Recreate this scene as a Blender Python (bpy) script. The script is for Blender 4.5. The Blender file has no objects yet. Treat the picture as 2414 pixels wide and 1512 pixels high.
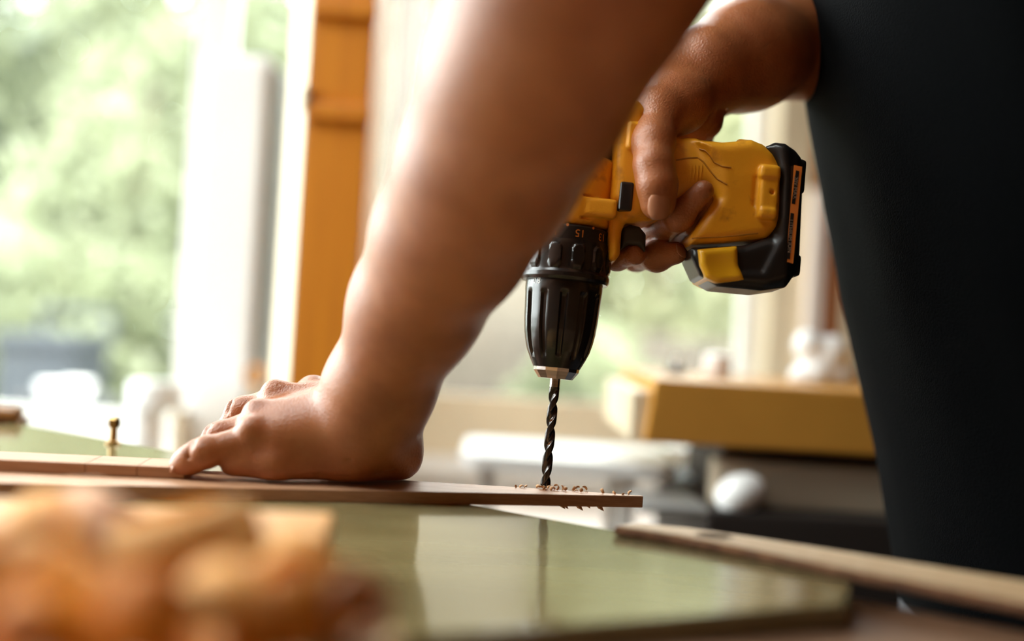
import bpy, bmesh, math, random
import numpy as np
from mathutils import Vector, Matrix

# ------------------------------------------------------------------ camera, sky, sun, exposure
scene = bpy.context.scene
COL = scene.collection
FPX = 2347.0
FOCUS = 0.545
CAM = Vector((0.0, 0.0, 1.0))
ROLL = math.radians(3.5)
PITCH = math.atan(19.0 / FPX)
_r0 = Vector((1, 0, 0)); _u0 = Vector((0, -math.sin(PITCH), math.cos(PITCH))); FWD = Vector((0, math.cos(PITCH), math.sin(PITCH)))
RIGHT = _r0 * math.cos(ROLL) + _u0 * math.sin(ROLL)
UP = _u0 * math.cos(ROLL) - _r0 * math.sin(ROLL)
cam = bpy.data.cameras.new('camera'); cam_o = bpy.data.objects.new('camera', cam); COL.objects.link(cam_o)
m = Matrix.Identity(4)
for i in range(3):
    m[i][0] = RIGHT[i]; m[i][1] = UP[i]; m[i][2] = -FWD[i]; m[i][3] = CAM[i]
cam_o.matrix_world = m
cam.sensor_width = 36.0; cam.lens = FPX / 2414 * 36.0; cam.clip_start = 0.01; cam.clip_end = 200
cam.dof.use_dof = True; cam.dof.focus_distance = FOCUS; cam.dof.aperture_fstop = 1.85
scene.camera = cam_o

w = bpy.data.worlds.new('sky'); scene.world = w; w.use_nodes = True
bg = w.node_tree.nodes['Background']; bg.inputs[0].default_value = (0.93, 0.97, 1.0, 1); bg.inputs[1].default_value = 24.0
sun = bpy.data.lights.new('sun', 'SUN'); sun_o = bpy.data.objects.new('sun', sun); COL.objects.link(sun_o)
sun.energy = 18.0; sun.angle = math.radians(2); sun.color = (1.0, 0.95, 0.86)
sun_o.rotation_euler = (math.radians(38), 0, math.radians(32))

def portal(name, center, sx, sz, rot):
    l = bpy.data.lights.new(name, 'AREA'); l.shape = 'RECTANGLE'; l.size = sx; l.size_y = sz
    l.cycles.is_portal = True
    o = bpy.data.objects.new(name, l); COL.objects.link(o); o.location = center; o.rotation_euler = rot
WALL_Y = 1.55
portal('window_portal', (-0.5, WALL_Y + 0.06, 1.55), 1.85, 1.5, (math.radians(-90), 0, 0))
portal('side_window_portal', (-1.41, 0.90, 1.5), 1.3, 1.9, (math.radians(90), 0, math.radians(-90)))

portal('added_skylight_portal', (-0.95, 0.20, 2.72), 0.70, 1.1, (0, 0, 0))  # sky sampling guide for the added, unseen skylight
vs = scene.view_settings
vs.view_transform = 'Standard'; vs.look = 'None'; vs.gamma = 1.0; vs.use_curve_mapping = False; vs.exposure = -0.65

# ------------------------------------------------------------------ helpers
rnd = random.Random(7)
def P(px, py, d):
    "point of the place seen at photograph pixel (px, py), d metres in front of the lens"
    return CAM + (FWD + RIGHT * ((px - 1207) / FPX) + UP * ((756 - py) / FPX)) * d
def PZ(px, py, z):
    dv = FWD + RIGHT * ((px - 1207) / FPX) + UP * ((756 - py) / FPX)
    return CAM + dv * ((z - CAM.z) / dv.z)
def PY(px, py, y):
    dv = FWD + RIGHT * ((px - 1207) / FPX) + UP * ((756 - py) / FPX)
    return CAM + dv * (y / dv.y)

def tag(o, label=None, cat=None, group=None, kind=None):
    if label: o['label'] = label
    if cat: o['category'] = cat
    if group: o['group'] = group
    if kind: o['kind'] = kind
    return o
def empty(name, loc=(0, 0, 0)):
    o = bpy.data.objects.new(name, None); COL.objects.link(o); o.location = loc; o.empty_display_size = 0.02
    return o
def link(name, me, mat=None, parent=None, smooth=False):
    o = bpy.data.objects.new(name, me); COL.objects.link(o)
    if mat: me.materials.append(mat)
    if smooth: me.polygons.foreach_set('use_smooth', [True] * len(me.polygons))
    if parent:
        o.parent = parent
    return o
def keep(o, parent):
    "parent without moving (geometry already in world space)"
    bpy.context.view_layer.update()
    o.parent = parent; o.matrix_parent_inverse = parent.matrix_world.inverted()
    return o
def mesh(name, verts, faces, mat=None, parent=None, smooth=False):
    me = bpy.data.meshes.new(name); me.from_pydata([tuple(v) for v in verts], [], [tuple(f) for f in faces]); me.update()
    return link(name, me, mat, parent, smooth)
def bm_obj(name, bm, mat=None, parent=None, smooth=False):
    me = bpy.data.meshes.new(name); bm.to_mesh(me); bm.free()
    return link(name, me, mat, parent, smooth)
def bevel(bm, w, seg=2):
    if w > 0:
        bmesh.ops.bevel(bm, geom=list(bm.edges), offset=w, segments=seg, affect='EDGES', profile=0.6)
def box(name, lo, hi, mat, parent=None, bev=0.0, seg=2, rot=None):
    bm = bmesh.new(); bmesh.ops.create_cube(bm, size=1.0)
    lo = Vector(lo); hi = Vector(hi); c = (lo + hi) / 2; s = hi - lo
    for v in bm.verts: v.co = Vector((v.co.x * s.x, v.co.y * s.y, v.co.z * s.z))
    bevel(bm, bev, seg)
    if rot is not None: bmesh.ops.transform(bm, matrix=rot, verts=bm.verts)
    bmesh.ops.translate(bm, vec=c, verts=bm.verts)
    return bm_obj(name, bm, mat, parent, smooth=False)
def prism(name, poly, z0, z1, mat, parent=None, bev=0.0, seg=2):
    "vertical prism over an xy polygon (counter-clockwise)"
    bm = bmesh.new()
    a = [bm.verts.new((p[0], p[1], z0)) for p in poly]; b = [bm.verts.new((p[0], p[1], z1)) for p in poly]
    n = len(poly)
    bm.faces.new(list(reversed(a))); bm.faces.new(b)
    for i in range(n): bm.faces.new((a[i], a[(i + 1) % n], b[(i + 1) % n], b[i]))
    bmesh.ops.recalc_face_normals(bm, faces=bm.faces)
    bevel(bm, bev, seg)
    return bm_obj(name, bm, mat, parent)
def ccw(poly):
    a = sum(poly[i][0] * poly[(i + 1) % len(poly)][1] - poly[(i + 1) % len(poly)][0] * poly[i][1] for i in range(len(poly)))
    return poly if a > 0 else list(reversed(poly))
def lathe(name, prof, mat, parent=None, n=48, mod=None, smooth=True, cap=True, center=(0, 0)):
    "prof: list of (radius, z); mod(angle, z, r) -> radius"
    verts = []; faces = []
    for r, z in prof:
        for i in range(n):
            t = 2 * math.pi * i / n
            rr = mod(t, z, r) if mod else r
            verts.append((center[0] + rr * math.cos(t), center[1] + rr * math.sin(t), z))
    k = len(prof)
    for j in range(k - 1):
        for i in range(n):
            faces.append((j * n + i, j * n + (i + 1) % n, (j + 1) * n + (i + 1) % n, (j + 1) * n + i))
    if cap:
        faces.append(tuple(reversed(range(n)))); faces.append(tuple((k - 1) * n + i for i in range(n)))
    o = mesh(name, verts, faces, mat, parent, smooth)
    bm = bmesh.new(); bm.from_mesh(o.data); bmesh.ops.recalc_face_normals(bm, faces=bm.faces); bm.to_mesh(o.data); bm.free()
    if smooth: sharp(o, 40)
    return o
def sharp(o, deg):
    me = o.data
    bm = bmesh.new(); bm.from_mesh(me)
    for e in bm.edges:
        if len(e.link_faces) == 2 and e.calc_face_angle(0) > math.radians(deg): e.smooth = False
    for f in bm.faces: f.smooth = True
    bm.to_mesh(me); bm.free()

# ---- materials
def lin(c):
    return tuple(((x / 255) / 12.92 if x / 255 <= 0.04045 else ((x / 255 + 0.055) / 1.055) ** 2.4) for x in c)
def mat(name, col, rough=0.5, col2=None, scale=20.0, stretch=(1, 1, 1), bump=0.0, bscale=200.0, metal=0.0, spec=0.5,
        sheen=0.0, sss=0.0, coat=0.0, contrast=(0.35, 0.65), transl=0.0, detail=4.0):
    mt = bpy.data.materials.new(name); mt.use_nodes = True
    nt = mt.node_tree; N = nt.nodes; L = nt.links; b = N['Principled BSDF']
    b.inputs['Roughness'].default_value = rough; b.inputs['Metallic'].default_value = metal
    b.inputs['Specular IOR Level'].default_value = spec
    if sheen: b.inputs['Sheen Weight'].default_value = sheen; b.inputs['Sheen Roughness'].default_value = 0.4
    if coat: b.inputs['Coat Weight'].default_value = coat; b.inputs['Coat Roughness'].default_value = 0.12
    if sss:
        b.inputs['Subsurface Weight'].default_value = sss
        b.inputs['Subsurface Radius'].default_value = (1.0, 0.35, 0.2); b.inputs['Subsurface Scale'].default_value = 0.004
    tc = N.new('ShaderNodeTexCoord'); mp = N.new('ShaderNodeMapping'); mp.inputs['Scale'].default_value = stretch
    L.new(tc.outputs['Object'], mp.inputs['Vector'])
    csock = None
    if col2 is None: col2 = tuple(x * 0.82 for x in col)
    nz = N.new('ShaderNodeTexNoise'); nz.inputs['Scale'].default_value = scale; nz.inputs['Detail'].default_value = detail
    L.new(mp.outputs[0], nz.inputs['Vector'])
    rp = N.new('ShaderNodeValToRGB'); rp.color_ramp.elements[0].position = contrast[0]; rp.color_ramp.elements[1].position = contrast[1]
    rp.color_ramp.elements[0].color = (*col2, 1); rp.color_ramp.elements[1].color = (*col, 1)
    L.new(nz.outputs['Fac'], rp.inputs['Fac']); L.new(rp.outputs['Color'], b.inputs['Base Color'])
    if bump:
        nb = N.new('ShaderNodeTexNoise'); nb.inputs['Scale'].default_value = bscale; nb.inputs['Detail'].default_value = 3
        L.new(mp.outputs[0], nb.inputs['Vector'])
        bp = N.new('ShaderNodeBump'); bp.inputs['Strength'].default_value = bump; bp.inputs['Distance'].default_value = 0.001
        L.new(nb.outputs['Fac'], bp.inputs['Height']); L.new(bp.outputs[0], b.inputs['Normal'])
    if transl:
        tr = N.new('ShaderNodeBsdfTranslucent'); L.new(rp.outputs['Color'], tr.inputs['Color'])
        mx = N.new('ShaderNodeMixShader'); mx.inputs[0].default_value = transl
        out = N['Material Output']; L.new(b.outputs[0], mx.inputs[1]); L.new(tr.outputs[0], mx.inputs[2]); L.new(mx.outputs[0], out.inputs['Surface'])
    return mt
def glass_mat(name, tint=(0.97, 0.99, 0.97)):
    mt = bpy.data.materials.new(name); mt.use_nodes = True
    nt = mt.node_tree; N = nt.nodes; L = nt.links; N.remove(N['Principled BSDF'])
    t = N.new('ShaderNodeBsdfTransparent'); t.inputs[0].default_value = (*tint, 1)
    g = N.new('ShaderNodeBsdfGlossy'); g.inputs['Roughness'].default_value = 0.02
    f = N.new('ShaderNodeFresnel'); f.inputs['IOR'].default_value = 1.3
    mx = N.new('ShaderNodeMixShader'); L.new(f.outputs[0], mx.inputs[0]); L.new(t.outputs[0], mx.inputs[1]); L.new(g.outputs[0], mx.inputs[2])
    L.new(mx.outputs[0], N['Material Output'].inputs['Surface'])
    return mt

M = {}
M['skin'] = mat('skin', (0.40, 0.142, 0.050), 0.38, (0.32, 0.10, 0.031), 55, bump=0.45, bscale=900, sss=0.2, spec=0.6)
M['nail'] = mat('nail', (0.46, 0.20, 0.105), 0.25, spec=0.5)
M['hair'] = mat('hair', (0.02, 0.015, 0.012), 0.5, bump=0.4, bscale=150, stretch=(1, 1, 0.2))
M['shirt'] = mat('black_cotton', (0.0012, 0.0014, 0.0017), 0.8, (0.0008, 0.001, 0.0012), 400, bump=0.5, bscale=900, sheen=0.012, spec=0.02)
M['trouser'] = mat('dark_denim', (0.02, 0.022, 0.03), 0.9, bump=0.4, bscale=700, sheen=0.3)
M['shoe'] = mat('brown_leather', (0.08, 0.04, 0.02), 0.5)
M['yellow'] = mat('yellow_plastic', (0.82, 0.36, 0.012), 0.42, (0.42, 0.165, 0.010), 75, bump=0.15, bscale=1500, contrast=(0.27, 0.43))
M['latch'] = mat('yellow_gloss_plastic', (0.92, 0.47, 0.015), 0.28, coat=0.2)
M['black'] = mat('black_plastic', (0.012, 0.011, 0.010), 0.32, bump=0.05, bscale=1500)
M['satin'] = mat('black_satin_plastic', (0.016, 0.013, 0.011), 0.24, coat=0.15)
M['trig'] = mat('grey_trigger_plastic', (0.03, 0.027, 0.022), 0.55)
M['steel'] = mat('machined_steel', (0.75, 0.72, 0.68), 0.22, metal=1.0, stretch=(1, 1, 20), scale=60)
M['bit'] = mat('black_oxide_steel', (0.10, 0.09, 0.085), 0.25, metal=0.9)
M['orange_print'] = mat('orange_print', (0.75, 0.22, 0.03), 0.5)
M['white_print'] = mat('white_print', (0.75, 0.75, 0.72), 0.5)
M['grey_print'] = mat('grey_print', (0.35, 0.25, 0.18), 0.6)
M['board_top'] = mat('pale_pine', (0.66, 0.45, 0.28), 0.55, (0.55, 0.34, 0.19), 30, stretch=(1, 12, 12), bump=0.2, bscale=120)
M['board_red'] = mat('red_oak_board', (0.50, 0.27, 0.15), 0.55, (0.40, 0.20, 0.10), 60, stretch=(0.6, 6, 20), bump=0.25, bscale=200)
M['plank'] = mat('sawn_plank', (0.74, 0.52, 0.30), 0.6, (0.60, 0.36, 0.17), 40, stretch=(3, 10, 3), bump=0.3, bscale=150)
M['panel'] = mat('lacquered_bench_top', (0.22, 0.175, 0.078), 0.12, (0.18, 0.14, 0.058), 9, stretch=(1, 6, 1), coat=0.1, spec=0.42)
M['bench'] = mat('worn_bench_wood', (0.36, 0.21, 0.13), 0.4, (0.26, 0.14, 0.08), 14, stretch=(1, 8, 1), bump=0.2, bscale=60)
M['shaving'] = mat('wood_shaving', (0.90, 0.55, 0.17), 0.6, (0.82, 0.44, 0.10), 60, stretch=(1, 6, 1), transl=0.5)
M['shaving_dark'] = mat('cedar_shaving', (0.78, 0.33, 0.04), 0.6, (0.68, 0.25, 0.03), 60, transl=0.45)
M['shaving_pale'] = mat('pale_shaving', (0.85, 0.62, 0.42), 0.6, (0.78, 0.52, 0.33), 60, transl=0.5)
M['chip'] = mat('drill_chip', (0.70, 0.38, 0.17), 0.7, (0.5, 0.24, 0.09), 300)
M['orange_wood'] = mat('orange_stained_pine', (0.74, 0.26, 0.008), 0.5, (0.62, 0.20, 0.006), 8, stretch=(6, 6, 0.6), bump=0.1, bscale=40)
M['cream_wood'] = mat('cream_painted_wood', (0.78, 0.66, 0.46), 0.5, scale=6)
M['warm_wall'] = mat('warm_boarded_wall', (0.29, 0.12, 0.028), 0.6, (0.25, 0.098, 0.021), 3, stretch=(6, 6, 0.5))
M['ceiling'] = mat('pine_ceiling', (0.33, 0.145, 0.04), 0.6, (0.28, 0.12, 0.03), 3, stretch=(6, 0.5, 1))
M['floor'] = mat('concrete_floor', (0.30, 0.18, 0.09), 0.7, scale=4)
M['white'] = mat('white_plastic', (0.86, 0.86, 0.84), 0.35, (0.82, 0.82, 0.80), 5)
M['white_paint'] = mat('white_paint', (0.85, 0.83, 0.78), 0.5, (0.80, 0.78, 0.73), 5)
M['grey'] = mat('grey_metal', (0.30, 0.30, 0.29), 0.45, scale=8)
M['slate'] = mat('slate_plastic', (0.022, 0.028, 0.036), 0.6, scale=8)
M['beige'] = mat('beige_enamel', (0.58, 0.48, 0.35), 0.45, scale=8)
M['machine'] = mat('ochre_enamel', (0.55, 0.26, 0.04), 0.42, (0.50, 0.23, 0.035), 10)
M['machine_black'] = mat('black_machine_base', (0.018, 0.012, 0.009), 0.6, scale=8)
M['counter'] = mat('pale_counter', (0.85, 0.75, 0.68), 0.45, (0.78, 0.68, 0.60), 6)
M['brass'] = mat('aged_brass', (0.45, 0.27, 0.10), 0.28, metal=1.0)
M['handle'] = mat('turned_wood_handle', (0.42, 0.19, 0.045), 0.35, (0.3, 0.12, 0.03), 30, stretch=(1, 10, 10), coat=0.3)
M['red_wood'] = mat('red_brown_wood', (0.30, 0.11, 0.04), 0.5, scale=8)
M['glass'] = glass_mat('window_glass')
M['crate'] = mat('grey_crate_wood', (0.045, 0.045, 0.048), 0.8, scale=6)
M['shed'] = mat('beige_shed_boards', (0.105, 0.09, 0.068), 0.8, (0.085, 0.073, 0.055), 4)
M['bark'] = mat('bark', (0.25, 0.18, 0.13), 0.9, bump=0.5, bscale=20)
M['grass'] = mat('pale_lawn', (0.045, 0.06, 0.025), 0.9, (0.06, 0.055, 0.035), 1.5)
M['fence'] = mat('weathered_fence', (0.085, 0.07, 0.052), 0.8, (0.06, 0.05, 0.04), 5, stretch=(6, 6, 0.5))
M['leaf_a'] = mat('leaf_mid', (0.323, 0.347, 0.234), 0.35, (0.255, 0.287, 0.176), 1.2, transl=0.5)  # leaf greens washed out, haze put into the base colours
M['leaf_b'] = mat('leaf_yellow', (0.403, 0.405, 0.261), 0.35, (0.323, 0.340, 0.213), 1.2, transl=0.5)
M['leaf_c'] = mat('leaf_cool', (0.323, 0.353, 0.283), 0.35, (0.255, 0.287, 0.227), 1.2, transl=0.5)

# ---- signed-distance modelling (smooth blends, surface nets)
def smin(a, b, k):
    if k <= 0: return np.minimum(a, b)
    h = np.maximum(k - np.abs(a - b), 0) / k
    return np.minimum(a, b) - h * h * k * 0.25
class Field:
    def __init__(s, lo, hi, res):
        s.lo = np.array(lo, float); s.res = res
        n = np.ceil((np.array(hi) - s.lo) / res).astype(int) + 1
        s.ax = [s.lo[i] + res * np.arange(n[i]) for i in range(3)]
        s.F = np.full(n, 0.05, np.float32)
    def sub(s, lo, hi):
        sl = []
        for i in range(3):
            a = int(np.floor((lo[i] - s.lo[i]) / s.res)); b = int(np.ceil((hi[i] - s.lo[i]) / s.res)) + 1
            a = max(a, 0); b = min(b, len(s.ax[i]))
            if b <= a: return None, None
            sl.append(slice(a, b))
        g = np.meshgrid(*[s.ax[i][sl[i]] for i in range(3)], indexing='ij')
        return tuple(sl), np.stack(g, -1).astype(np.float32)
    def cone_d(s, p, a, b, ra, rb, flat=None):
        pa = p - a; ba = b - a; l2 = float((ba * ba).sum()) + 1e-12
        t = np.clip((pa @ ba) / l2, 0, 1)
        v = pa - t[..., None] * ba
        if flat is not None:
            n, q = flat; n = np.array(n) / np.linalg.norm(n)
            v = v + np.outer((v @ n).ravel() * (q - 1), n).reshape(v.shape)
        return np.sqrt((v * v).sum(-1)) - (ra + (rb - ra) * t)
    def chain(s, pts, k=0.004, kk=0.003, op='add', flat=None):
        "pts: list of (xyz, radius); blended inside with k, joined to the field with kk"
        A = [np.array(p[0], np.float32) for p in pts]; R = [p[1] for p in pts]
        mg = max(R) + max(k, kk) + 4 * s.res
        lo = np.min(A, 0) - mg; hi = np.max(A, 0) + mg
        sl, p = s.sub(lo, hi)
        if sl is None: return
        if len(A) == 1:
            d = s.cone_d(p, A[0], A[0] + np.array((0, 0, 1e-5), np.float32), R[0], R[0], flat)
        else:
            d = None
            for i in range(len(A) - 1):
                e = s.cone_d(p, A[i], A[i + 1], R[i], R[i + 1], flat)
                d = e if d is None else smin(d, e, k)
        s.put(sl, d, kk, op)
    def put(s, sl, d, kk, op):
        if op == 'add': s.F[sl] = smin(s.F[sl], d, kk)
        else: s.F[sl] = -smin(-s.F[sl], d, kk)
    def rbox(s, c, h, r, kk=0.002, op='add', rot=None):
        c = np.array(c, np.float32); h = np.array(h, float)
        mg = np.linalg.norm(h) + kk + 3 * s.res if rot is not None else h + kk + 3 * s.res
        sl, p = s.sub(c - mg, c + mg)
        if sl is None: return
        q = p - c
        if rot is not None: q = q @ np.array(rot, np.float32)      # columns of rot are the box axes
        q = np.abs(q) - (h - r)
        d = np.sqrt((np.maximum(q, 0) ** 2).sum(-1)) + np.minimum(q.max(-1), 0) - r
        s.put(sl, d, kk, op)
    def ell(s, c, r, kk=0.003, op='add', rot=None):
        c = np.array(c, np.float32); r = np.array(r, np.float32)
        mg = float(r.max()) + kk + 3 * s.res
        sl, p = s.sub(c - mg, c + mg)
        if sl is None: return
        q = p - c
        if rot is not None: q = q @ np.array(rot, np.float32)
        k0 = np.sqrt(((q / r) ** 2).sum(-1)); k1 = np.sqrt(((q / (r * r)) ** 2).sum(-1)) + 1e-9
        s.put(sl, k0 * (k0 - 1) / k1, kk, op)
    def poly(s, pts, y0, y1, r, kk=0.002, op='add'):
        "polygon in the xz plane, extruded along y from y0 to y1, edges rounded by r"
        P2 = np.array(pts, np.float32); mg = kk + r + 3 * s.res
        sl, p = s.sub((P2[:, 0].min() - mg, y0 - mg, P2[:, 1].min() - mg), (P2[:, 0].max() + mg, y1 + mg, P2[:, 1].max() + mg))
        if sl is None: return
        x = p[:, :1, :, 0]; z = p[:, :1, :, 2]
        d = np.full(x.shape, 1e9, np.float32); ins = np.zeros(x.shape, bool); n = len(P2)
        for i in range(n):
            a = P2[i]; b = P2[(i + 1) % n]; e = b - a
            t = np.clip(((x - a[0]) * e[0] + (z - a[1]) * e[1]) / (e @ e), 0, 1)
            d = np.minimum(d, np.hypot(x - a[0] - t * e[0], z - a[1] - t * e[1]))
            c = ((a[1] > z) != (b[1] > z)) & (x < (b[0] - a[0]) * (z - a[1]) / (b[1] - a[1] + 1e-12) + a[0])
            ins ^= c
        d = np.where(ins, -d, d) + r
        yy = np.abs(p[..., 1] - (y0 + y1) / 2) - (abs(y1 - y0) / 2 - r)
        dd = np.broadcast_to(d, yy.shape)
        d3 = np.minimum(np.maximum(dd, yy), 0) + np.hypot(np.maximum(dd, 0), np.maximum(yy, 0)) - r
        s.put(sl, d3, kk, op)
    def merge(s, other_F, kk): s.F = smin(s.F, other_F, kk)
    def mesh(s):
        F = s.F; ins = F < 0
        c = [ins[i:ins.shape[0] - 1 + i, j:ins.shape[1] - 1 + j, k:ins.shape[2] - 1 + k] for i in (0, 1) for j in (0, 1) for k in (0, 1)]
        tot = sum(x.astype(np.int8) for x in c); act = (tot > 0) & (tot < 8)
        I, J, K = np.nonzero(act); idx = np.full(act.shape, -1, np.int64); idx[I, J, K] = np.arange(len(I))
        corners = [(i, j, k) for i in (0, 1) for j in (0, 1) for k in (0, 1)]
        val = {q: F[I + q[0], J + q[1], K + q[2]] for q in corners}
        acc = np.zeros((len(I), 3)); cnt = np.zeros(len(I))
        for a in corners:
            for ax in range(3):
                if a[ax] == 0:
                    b = list(a); b[ax] = 1; b = tuple(b)
                    va, vb = val[a], val[b]; x = (va < 0) != (vb < 0)
                    t = np.where(x, va / np.where(x, va - vb, 1), 0)
                    p = np.array(a, float)[None, :] + np.zeros((len(I), 1)); p[:, ax] += t
                    acc[x] += p[x]; cnt[x] += 1
        V = s.lo + s.res * (np.stack([I, J, K], 1) + acc / cnt[:, None])
        faces = []
        for ax in range(3):
            u, v = (ax + 1) % 3, (ax + 2) % 3
            sa = [slice(None)] * 3; sb = [slice(None)] * 3; sa[ax] = slice(0, -1); sb[ax] = slice(1, None)
            A = ins[tuple(sa)]; B = ins[tuple(sb)]
            E = np.stack(np.nonzero(A != B), 1)
            ok = (E[:, u] > 0) & (E[:, v] > 0) & (E[:, u] < idx.shape[u]) & (E[:, v] < idx.shape[v]); E = E[ok]
            s_in = A[tuple(E.T)]
            q = []
            for du, dv in ((1, 1), (0, 1), (0, 0), (1, 0)):
                e = E.copy(); e[:, u] -= du; e[:, v] -= dv; q.append(idx[tuple(e.T)])
            Q = np.stack(q, 1); Q[~s_in] = Q[~s_in][:, ::-1]
            faces.append(Q)
        return V, np.concatenate(faces)
def np_mesh(name, V, Fc, mat, parent=None, smooth=True):
    me = bpy.data.meshes.new(name)
    me.vertices.add(len(V)); me.vertices.foreach_set('co', np.asarray(V, np.float32).ravel())
    n = Fc.shape[1]
    me.loops.add(Fc.size); me.loops.foreach_set('vertex_index', Fc.astype(np.int32).ravel())
    me.polygons.add(len(Fc)); me.polygons.foreach_set('loop_start', np.arange(0, Fc.size, n, dtype=np.int32))
    me.update(calc_edges=True); me.validate()
    return link(name, me, mat, parent, smooth)
def relax(V, Fc, it=2, lam=0.5):
    n = len(V)
    e = np.concatenate([Fc[:, [i, (i + 1) % 4]] for i in range(4)]); e = np.concatenate([e, e[:, ::-1]])
    deg = np.bincount(e[:, 0], minlength=n)[:, None]
    for _ in range(it):
        for l in (lam, -lam * 1.04):
            s = np.stack([np.bincount(e[:, 0], weights=V[e[:, 1], i], minlength=n) for i in range(3)], 1)
            V = V + l * (s / deg - V)
    return V

# ------------------------------------------------------------------ the room
RX0, RX1, RY0, RZ = -1.4, 2.3, -2.0, 2.6
tag(box('floor', (RX0, RY0, -0.1), (RX1, WALL_Y + 0.1, 0), M['floor']), kind='structure')
SKX0, SKX1, SKY0, SKY1 = -1.3, -0.60, -0.35, 0.75  # ceiling opening of the added skylight
ce = empty('ceiling', (0, 0, RZ)); tag(ce, kind='structure')
for lo, hi in (((RX0, RY0), (SKX0, WALL_Y + 0.1)), ((SKX1, RY0), (RX1, WALL_Y + 0.1)), ((SKX0, RY0), (SKX1, SKY0)), ((SKX0, SKY1), (SKX1, WALL_Y + 0.1))):
    keep(box('ceiling_panel', (*lo, RZ), (*hi, RZ + 0.1), M['ceiling']), ce)
XR = PY(1812, 600, WALL_Y).x          # right end of the glazing
SILL = 0.80; HEAD = 2.3
wb = empty('wall_back', (0, WALL_Y, 0)); tag(wb, kind='structure')
for n_, lo, hi, mt in (('wall_panel', (RX0, WALL_Y, 0), (RX1, WALL_Y + 0.1, SILL - 0.03), M['white_paint']),
                       ('wall_panel', (RX0, WALL_Y, HEAD), (RX1, WALL_Y + 0.1, RZ), M['warm_wall']),
                       ('wall_panel', (XR + 0.055, WALL_Y, SILL - 0.03), (RX1, WALL_Y + 0.1, HEAD), M['orange_wood'])):
    keep(box(n_, lo, hi, mt), wb)
tag(box('trim_1', (RX0, WALL_Y - 0.03, SILL - 0.03), (XR + 0.055, WALL_Y + 0.12, SILL), M['white_paint'], bev=0.004), kind='structure')
tag(box('trim_2', (XR, WALL_Y - 0.025, SILL), (XR + 0.055, WALL_Y + 0.1, HEAD), M['cream_wood'], bev=0.004), kind='structure')
wl = empty('wall_left', (RX0, 0, 0)); tag(wl, kind='structure')
for lo, hi in (((RX0 - 0.1, RY0, 0), (RX0, WALL_Y + 0.1, 0.55)), ((RX0 - 0.1, RY0, 2.45), (RX0, WALL_Y + 0.1, RZ)),
               ((RX0 - 0.1, RY0, 0.55), (RX0, 0.25, 2.45))):
    keep(box('wall_panel', lo, hi, M['warm_wall']), wl)
tag(box('wall_right', (RX1, RY0, 0), (RX1 + 0.1, WALL_Y + 0.1, RZ), M['warm_wall']), kind='structure')
tag(box('wall_front', (RX0, RY0 - 0.1, 0), (RX1, RY0, RZ), M['warm_wall']), kind='structure')
def window(name, a, b, axis, z0, z1, fm, fw=0.03, rails=()):
    root = empty(name, (*(a + b) / 2, z0)); root['kind'] = 'structure'
    def bx(n, lo2, hi2, zz0, zz1, th, mt):
        if axis == 'x': o = box(n, (lo2, a[1] - th, zz0), (hi2, a[1] + th, zz1), mt, bev=0.003 if n != 'pane' else 0)
        else: o = box(n, (a[0] - th, lo2, zz0), (a[0] + th, hi2, zz1), mt, bev=0.003 if n != 'pane' else 0)
        keep(o, root); return o
    i = 0 if axis == 'x' else 1
    lo, hi = a[i], b[i]
    edges = [lo] + list(rails) + [hi]
    for j in range(len(edges) - 1):
        e0 = edges[j] + (fw if j == 0 else fw / 2); e1 = edges[j + 1] - (fw if j == len(edges) - 2 else fw / 2)
        bx('pane', e0, e1, z0 + fw, z1 - fw, 0.003, M['glass'])
    bx('window_stile', lo, lo + fw, z0, z1, 0.02, fm); bx('window_stile', hi - fw, hi, z0, z1, 0.02, fm)
    for r in rails: bx('window_mullion', r - fw / 2, r + fw / 2, z0 + fw, z1 - fw, 0.02, fm)
    bx('window_rail', lo + fw, hi - fw, z0, z0 + fw, 0.02, fm); bx('window_rail', lo + fw, hi - fw, z1 - fw, z1, 0.02, fm)
    return root
xm = PY(490, 60, WALL_Y).x
window('window_1', Vector((RX0, WALL_Y + 0.05)), Vector((xm, WALL_Y + 0.05)), 'x', SILL, HEAD, M['white_paint'], 0.028, (-1.0,))
window('window_2', Vector((xm, WALL_Y + 0.05)), Vector((XR, WALL_Y + 0.05)), 'x', SILL, HEAD, M['white_paint'], 0.028, (PY(930, 500, WALL_Y).x,))
window('window_3', Vector((RX0 - 0.05, 0.25)), Vector((RX0 - 0.05, WALL_Y)), 'y', 0.55, 2.45, M['white_paint'], 0.04, (0.9,))

added_sky = empty('added_skylight', ((SKX0 + SKX1) / 2, (SKY0 + SKY1) / 2, RZ + 0.1)); tag(added_sky, kind='structure')  # unseen skylight, added to bring light onto the left hand
keep(box('pane', (SKX0, SKY0, RZ + 0.105), (SKX1, SKY1, RZ + 0.111), M['glass']), added_sky)
for lo, hi in (((SKX0 - .05, SKY0 - .05), (SKX1 + .05, SKY0)), ((SKX0 - .05, SKY1), (SKX1 + .05, SKY1 + .05)), ((SKX0 - .05, SKY0), (SKX0, SKY1)), ((SKX1, SKY0), (SKX1 + .05, SKY1))):
    keep(box('window_rail', (*lo, RZ + 0.1), (*hi, RZ + 0.14), M['white_paint'], bev=0.004), added_sky)

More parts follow.
